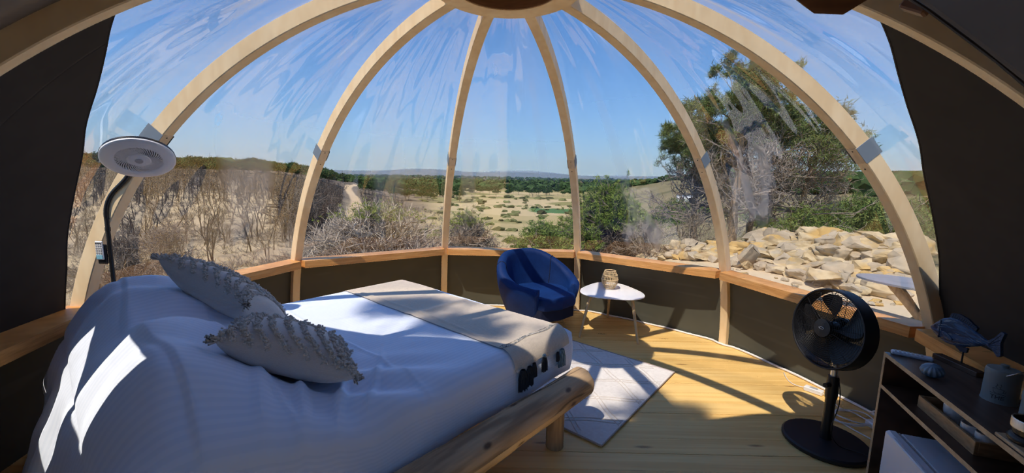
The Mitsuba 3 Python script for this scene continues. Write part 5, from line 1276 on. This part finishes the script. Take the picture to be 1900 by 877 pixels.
# the wood beyond
g = np.random.default_rng(14); ico = trimesh.creation.icosphere(1, 1.0); vs, cs = [], []
for _ in range(4200):
    ph_ = g.uniform(-58, 58); d_ = g.uniform(470, 1900) if ph_ > -30 else g.uniform(320, 700)
    if ph_ > 26: d_ = g.uniform(150, 700)
    x, y = pol(ph_, d_); s = g.uniform(3.0, 5.5)
    v = ico.vertices * (1 + 0.35 * g.normal(0, 1, (len(ico.vertices), 1)).clip(-1, 1)) * [s, s, s * 0.75]
    vs.append(v + [x, y, float(ground_z(x, y)) + s * 0.6]); c_ = np.array((0.035, 0.06, 0.022)) * g.uniform(0.7, 2.0); cs.append(np.tile(c_, (len(v), 1)))
nb = len(ico.vertices); V = np.concatenate(vs); F = ((np.arange(len(vs)) * nb)[:, None, None] + ico.faces[None]).reshape(-1, 3)
tag(obj('forest', tm(V, F), 'm_veg', smooth=False, color=np.concatenate(cs)), 'dense green pine wood covering the far side of the valley', 'forest', kind='stuff')

# burnt trees on the left slope
pr = []
for s in range(6):
    gg = np.random.default_rng(140 + s); out = []
    grow(gg, (0, 0, -0.2), (gg.normal(0, 0.12), gg.normal(0, 0.12), 1), 2.9, 0.065, 4, out, 0.13, (2, 4), 0.58, 0.12, 0.42, 3, 0.009)
    m = seg_mesh(out); pr.append([('trunk', proto(m, vcol(m, (0.05, 0.04, 0.035), (0.20, 0.16, 0.13), gg)))])
g = np.random.default_rng(15); spots = []
while len(spots) < 290:
    ph_ = g.uniform(-54, -23.5); d_ = 30 * (190 / 30) ** g.uniform(0, 1) ** 0.85
    if abs(ph_ + 21.4) * PI / 180 * d_ < 4 or meshkit.noise(np.array([*pol(ph_, d_), 0]) * 0.06, 8) < 0.34: continue
    x, y = pol(ph_, d_); spots.append((x, y, g.uniform(0.75, 1.3) * (0.72 if d_ < 45 else 1)))
for k in instanced('burnt_tree', 'tree', 'leafless burnt tree standing on the left slope', 'burnt trees on the left slope', [[('trunk', p[0][1])] for p in pr], spots, g): pass
# brush, ash heaps of twigs and stubs between them: too many and too small to count
g = np.random.default_rng(16); P0, P1, R_ = [], [], []
for _ in range(3300):
    ph_ = g.uniform(-56, -9); d_ = 22 * (260 / 22) ** g.uniform(0, 1)
    if abs(ph_ + 21.4) * PI / 180 * d_ < 3 or (ph_ > -22 and d_ > 190) : continue
    x, y = pol(ph_, d_); o = np.array([x, y, float(ground_z(x, y)) - 0.05]); h = g.uniform(0.12, 0.5) * (0.7 + d_ / 55); n_ = 9
    a = g.uniform(0, 2 * PI, n_); q = g.uniform(0.2, 1.1, n_)
    e = o + np.column_stack([np.cos(a) * h * q, np.sin(a) * h * q, h * g.uniform(0.3, 1.2, n_)])
    P0.append(np.repeat(o[None], n_, 0) + g.normal(0, 0.15, (n_, 3)) * [1, 1, 0]); P1.append(e); R_.append(np.full(n_, 0.010 + d_ * 0.00022))
P0, P1, R_ = np.concatenate(P0), np.concatenate(P1), np.concatenate(R_)
m = prisms(P0, P1, R_, R_ * 0.5); tag(obj('burnt_brush', m, 'm_veg', smooth=False, color=vcol(m, (0.10, 0.085, 0.075), (0.36, 0.32, 0.27), g)), 'grey burnt brushwood scattered over the left slope', 'brushwood', kind='stuff')
g = np.random.default_rng(26); out = []
for _ in range(1900):
    ph_ = g.uniform(-56, -15) if g.uniform() < 0.75 else g.uniform(-29.5, -22.3); d_ = g.uniform(45, 200) if -29.5 < ph_ < -22 else g.uniform(105, 255) if ph_ < -22 else g.uniform(75, 215)
    if abs(ph_ + 21.4) * PI / 180 * d_ < 3.5: continue
    x, y = pol(ph_, d_); o = np.array([x, y, float(ground_z(x, y)) - 0.1]); h = g.uniform(2.6, 5.0)
    tp_ = o + np.array([g.normal(0, 0.5), g.normal(0, 0.5), h]); out.append((o, tp_, 0.13, 0.06, 0))
    for _k in range(7):
        q = o + (tp_ - o) * g.uniform(0.35, 1.0); dd = g.normal(0, 1, 3); dd[2] = abs(dd[2]) * 0.8; dd /= np.linalg.norm(dd); out.append((q, q + dd * g.uniform(0.8, 2.0), 0.06, 0.03, 0))
m = seg_mesh(out); tag(obj('burnt_wood', m, 'm_veg', smooth=False, color=vcol(m, (0.045, 0.04, 0.038), (0.17, 0.145, 0.125), g)), 'dark belt of burnt wood below the green crest of the left hill', 'burnt wood', kind='stuff')
# scrub dots in the valley
vs, cs = [], []
for _ in range(170):
    ph_ = g.uniform(-13, 14); d_ = g.uniform(24, 330); x, y = pol(ph_, d_); s = g.uniform(0.25, 0.7) * (1 + d_ / 160)
    v = ico.vertices * (1 + 0.3 * g.normal(0, 1, (nb, 1)).clip(-1, 1)) * [s * 1.5, s * 1.5, s * 0.7]; vs.append(v + [x, y, float(ground_z(x, y)) + s * 0.15])
    cs.append(np.tile(np.array((0.10, 0.105, 0.045)) * g.uniform(0.6, 2.2), (nb, 1)))
V = np.concatenate(vs); F = ((np.arange(len(vs)) * nb)[:, None, None] + ico.faces[None]).reshape(-1, 3)
tag(obj('field_scrub', tm(V, F), 'm_veg', smooth=False, color=np.concatenate(cs)), 'low scrub dotted over the straw fields of the valley', 'scrub', kind='stuff')
# dry grass round the dome
g = np.random.default_rng(17); C = []
for _ in range(5200):
    ph_ = g.uniform(-56, 12); d_ = 6.5 * (42 / 6.5) ** g.uniform(0, 1); x, y = pol(ph_, d_); C.append((x, y, float(ground_z(x, y))))
m = tufts(g, np.array(C), 7, 0.30, 0.010, 1.2); tag(obj('dry_grass', m, 'm_veg', smooth=False, color=vcol(m, (0.38, 0.30, 0.15), (0.62, 0.52, 0.30), g, 21)), 'pale dry grass on the slope around the dome', 'grass', kind='stuff')

# small white house among the trees
hs = thing('house', 'small white house wall glimpsed between the trees right of the rib', 'house')
hc_ = gz(22.9, 95); hz = hc_[2] - 0.9
def hbx(nm, s, c, m_, par=None):
    mm = box(s, c); mm.apply_transform(tr(hc_[0], hc_[1], hz) @ RZ(-20)); return obj(nm, mm, m_, par or hs, smooth=False)
w_ = hbx('wall', (3.6, 3, 2.4), (0, 0, 1.2), 'm_white_plastic'); hbx('roof', (4, 3.4, 0.25), (0, 0, 2.52), 'm_lining')
hbx('window', (0.7, 0.1, 0.8), (-0.9, -1.5, 1.4), 'm_blackmatte'); hbx('window', (0.7, 0.1, 0.8), (0.9, -1.5, 1.4), 'm_blackmatte')

# rock pile
protos = []
for s in range(14):
    gg = np.random.default_rng(200 + s)
    q = gg.normal(0, 1, (15, 3)); q /= np.linalg.norm(q, axis=1, keepdims=True); q *= gg.uniform(0.78, 1.1, (15, 1))
    hull = trimesh.PointCloud(q).convex_hull
    for _ in range(3): hull = hull.subdivide()
    v = hull.vertices; nn = hull.vertex_normals
    v = v + nn * ((meshkit.fbm(v * 1.8, 4, s) - 0.5) * 0.34)[:, None]; hull = tm(v, hull.faces)
    protos.append(hull)
rk = [[mikit.ply(h, m_, smooth=24) for h in protos] for m_ in ('m_rock_ochre', 'm_rock_grey')]
def rock(x, y, z, sx, sy, sz, ty_, label, group, g):
    r = key_for('boulder'); i = g.integers(0, len(protos))
    scene[r] = {**rk[ty_][i], 'to_world': T((tr(x, y, z) @ RZ(g.uniform(0, 360)) @ RX(g.uniform(-14, 14)) @ sc(sx, sy, sz)).tolist())}
    tag(r, label, 'rock', group)
g = np.random.default_rng(18)
from scipy.interpolate import CubicSpline
cv = CubicSpline([0, 1, 2, 3], np.array([(4.35, 8.35), (5.25, 7.2), (5.85, 5.7), (6.6, 4.4)]))
def outn(t): d = cv(t, 1); n_ = np.array([-d[1], d[0]]); n_ /= np.linalg.norm(n_); return n_ if n_ @ np.array([1, 1]) > 0 else -n_
GR = 'boulders of the rock pile'
for row, (zl, n_, smin, smax, off) in enumerate(((0.0, 22, 0.14, 0.26, 0.0), (0.04, 22, 0.17, 0.30, 0.34), (0.14, 22, 0.18, 0.32, 0.68), (0.26, 22, 0.18, 0.34, 1.02), (0.40, 22, 0.20, 0.36, 1.36), (0.55, 21, 0.22, 0.38, 1.70), (0.66, 19, 0.24, 0.40, 2.05))):
    for i in range(n_):
        t = (i + g.uniform(-0.3, 0.3) + 0.5) / n_ * 3.0
        if row >= 4 and t < 0.7: continue
        p = cv(t) + outn(t) * (off + g.uniform(-0.1, 0.1)); s = g.uniform(smin, smax); e = s * g.uniform(0.55, 0.75)
        rise = 0.30 + 0.70 * ssn(0.0, 1.4, t)
        rock(p[0], p[1], float(ground_z(*p)) + e * 0.62 + zl * rise, s * g.uniform(0.95, 1.35), s * g.uniform(0.85, 1.1), e, int(g.uniform() < 0.35),
             ['ochre or grey boulder at the foot of the rock pile', 'ochre or grey boulder in the lower course of the rock pile', 'ochre or grey boulder halfway up the rock pile', 'ochre or grey boulder in the fourth course of the rock pile', 'ochre or grey boulder in the upper courses of the rock pile', 'ochre or grey boulder just below the crest of the rock pile', 'ochre or grey boulder on the crest of the rock pile'][row], GR, g)
for (x, y, z, sx, sy, sz, ty_, lab) in ((7.75, 6.35, 0.42, 0.72, 0.40, 0.17, 0, 'biggest flat ochre slab lying on the crest of the rock pile'), (5.35, 6.75, -0.05, 0.25, 0.24, 0.30, 1, 'upright grey boulder at the left end of the rock pile, left of the fan'), (5.75, 5.15, -0.14, 0.40, 0.30, 0.18, 0, 'flat orange boulder lying before the rock pile, just above the fan')):
    rock(x, y, z, sx, sy, sz, ty_, lab, None, g); 
cv2 = CubicSpline([0, 1, 2], np.array([(2.75, 8.55), (4.0, 8.85), (5.3, 8.35)]))
for row, (zl, n_, smin, smax, off) in enumerate(((0.0, 13, 0.15, 0.30, 0.0), (0.16, 10, 0.15, 0.27, 0.3))):
    for i in range(n_):
        t = (i + g.uniform(-0.3, 0.3) + 0.5) / n_ * 2.0; p = cv2(t) + np.array([0, 1]) * (off + g.uniform(-0.08, 0.08)); s = g.uniform(smin, smax); e = s * g.uniform(0.6, 0.8)
        rock(p[0], p[1], float(ground_z(*p)) + e * 0.7 + zl, s * g.uniform(1.0, 1.3), s, e, int(g.uniform() < 0.65), ['pale boulder in the row of rocks seen above the side table', 'pale boulder resting on the row of rocks above the side table'][row], 'boulders above the side table', g)
for i in range(44):
    t = g.uniform(1.0, 3); p = cv(t) + outn(t) * g.uniform(-1.0, -0.2); s = g.uniform(0.03, 0.09)
    rock(p[0], p[1], float(ground_z(*p)) + s * 0.3, s * 1.2, s, s * 0.6, int(g.uniform() < 0.5), 'small loose stone on the sand before the rock pile', 'loose stones before the rock pile', g)

# outdoor table
ot = thing('garden_table', 'oval grey slate table on crossed driftwood legs, outside the right window', 'table')
GX = np.array([0.55, -0.835]); GY = np.array([0.835, 0.55]); oc = np.array([4.80, 2.33]); oz = 0.385
gz0 = float(ground_z(*oc))
a = np.linspace(0, 2 * PI, 65)[:-1]
pl = Polygon([tuple(oc + GX * 0.62 * math.cos(t) + GY * 0.37 * math.sin(t)) for t in a])
obj('table_top', extrude(pl, 0.022, oz), 'm_slate', ot, smooth=False)
g = np.random.default_rng(19)
for i, (ta, ba) in enumerate(((-0.9, 2.2), (0.25, 3.6), (1.4, 4.7), (2.6, 5.6), (3.8, 0.8), (5.0, 1.6))):
    p0 = oc + GX * 0.34 * math.cos(ta) + GY * 0.24 * math.sin(ta); p2 = oc + GX * 0.26 * math.cos(ba) + GY * 0.22 * math.sin(ba); p1 = oc + g.normal(0, 0.018, 2)
    obj('leg', tube(spline([(*p0, oz), (*p1, gz0 + 0.27), (*p2, gz0 - 0.02)], 14), np.linspace(0.034, 0.045, 14) * g.uniform(0.8, 1.15), 9), 'm_branchwood', ot, smooth=True)
# weathered plank leaning outside behind the armchair
pk = tag(obj('driftwood_plank', tube([(0.34, 4.60, 0.395), (0.45, 4.35, 0.24), (0.62, 3.95, -0.02), (0.80, 3.5, -0.42)], [0.03, 0.045, 0.05, 0.05], 6), 'm_branchwood', smooth=False), 'weathered plank leaning outside behind the back of the blue armchair', 'plank')

# thin summer haze over the far valley
hz_ = mikit.ply(box((17000, 8900, 520), (0, 5350, 190)), {'type': 'null'}, smooth=False)
hz_['interior'] = {'type': 'homogeneous', 'sigma_t': {'type': 'rgb', 'value': [1.0e-4, 1.5e-4, 2.5e-4]}, 'albedo': {'type': 'rgb', 'value': [0.90, 0.94, 0.97]}, 'phase': {'type': 'isotropic'}}
scene['haze'] = hz_; tag('haze', 'pale blue summer haze in front of the far ridges', 'haze', kind='stuff')
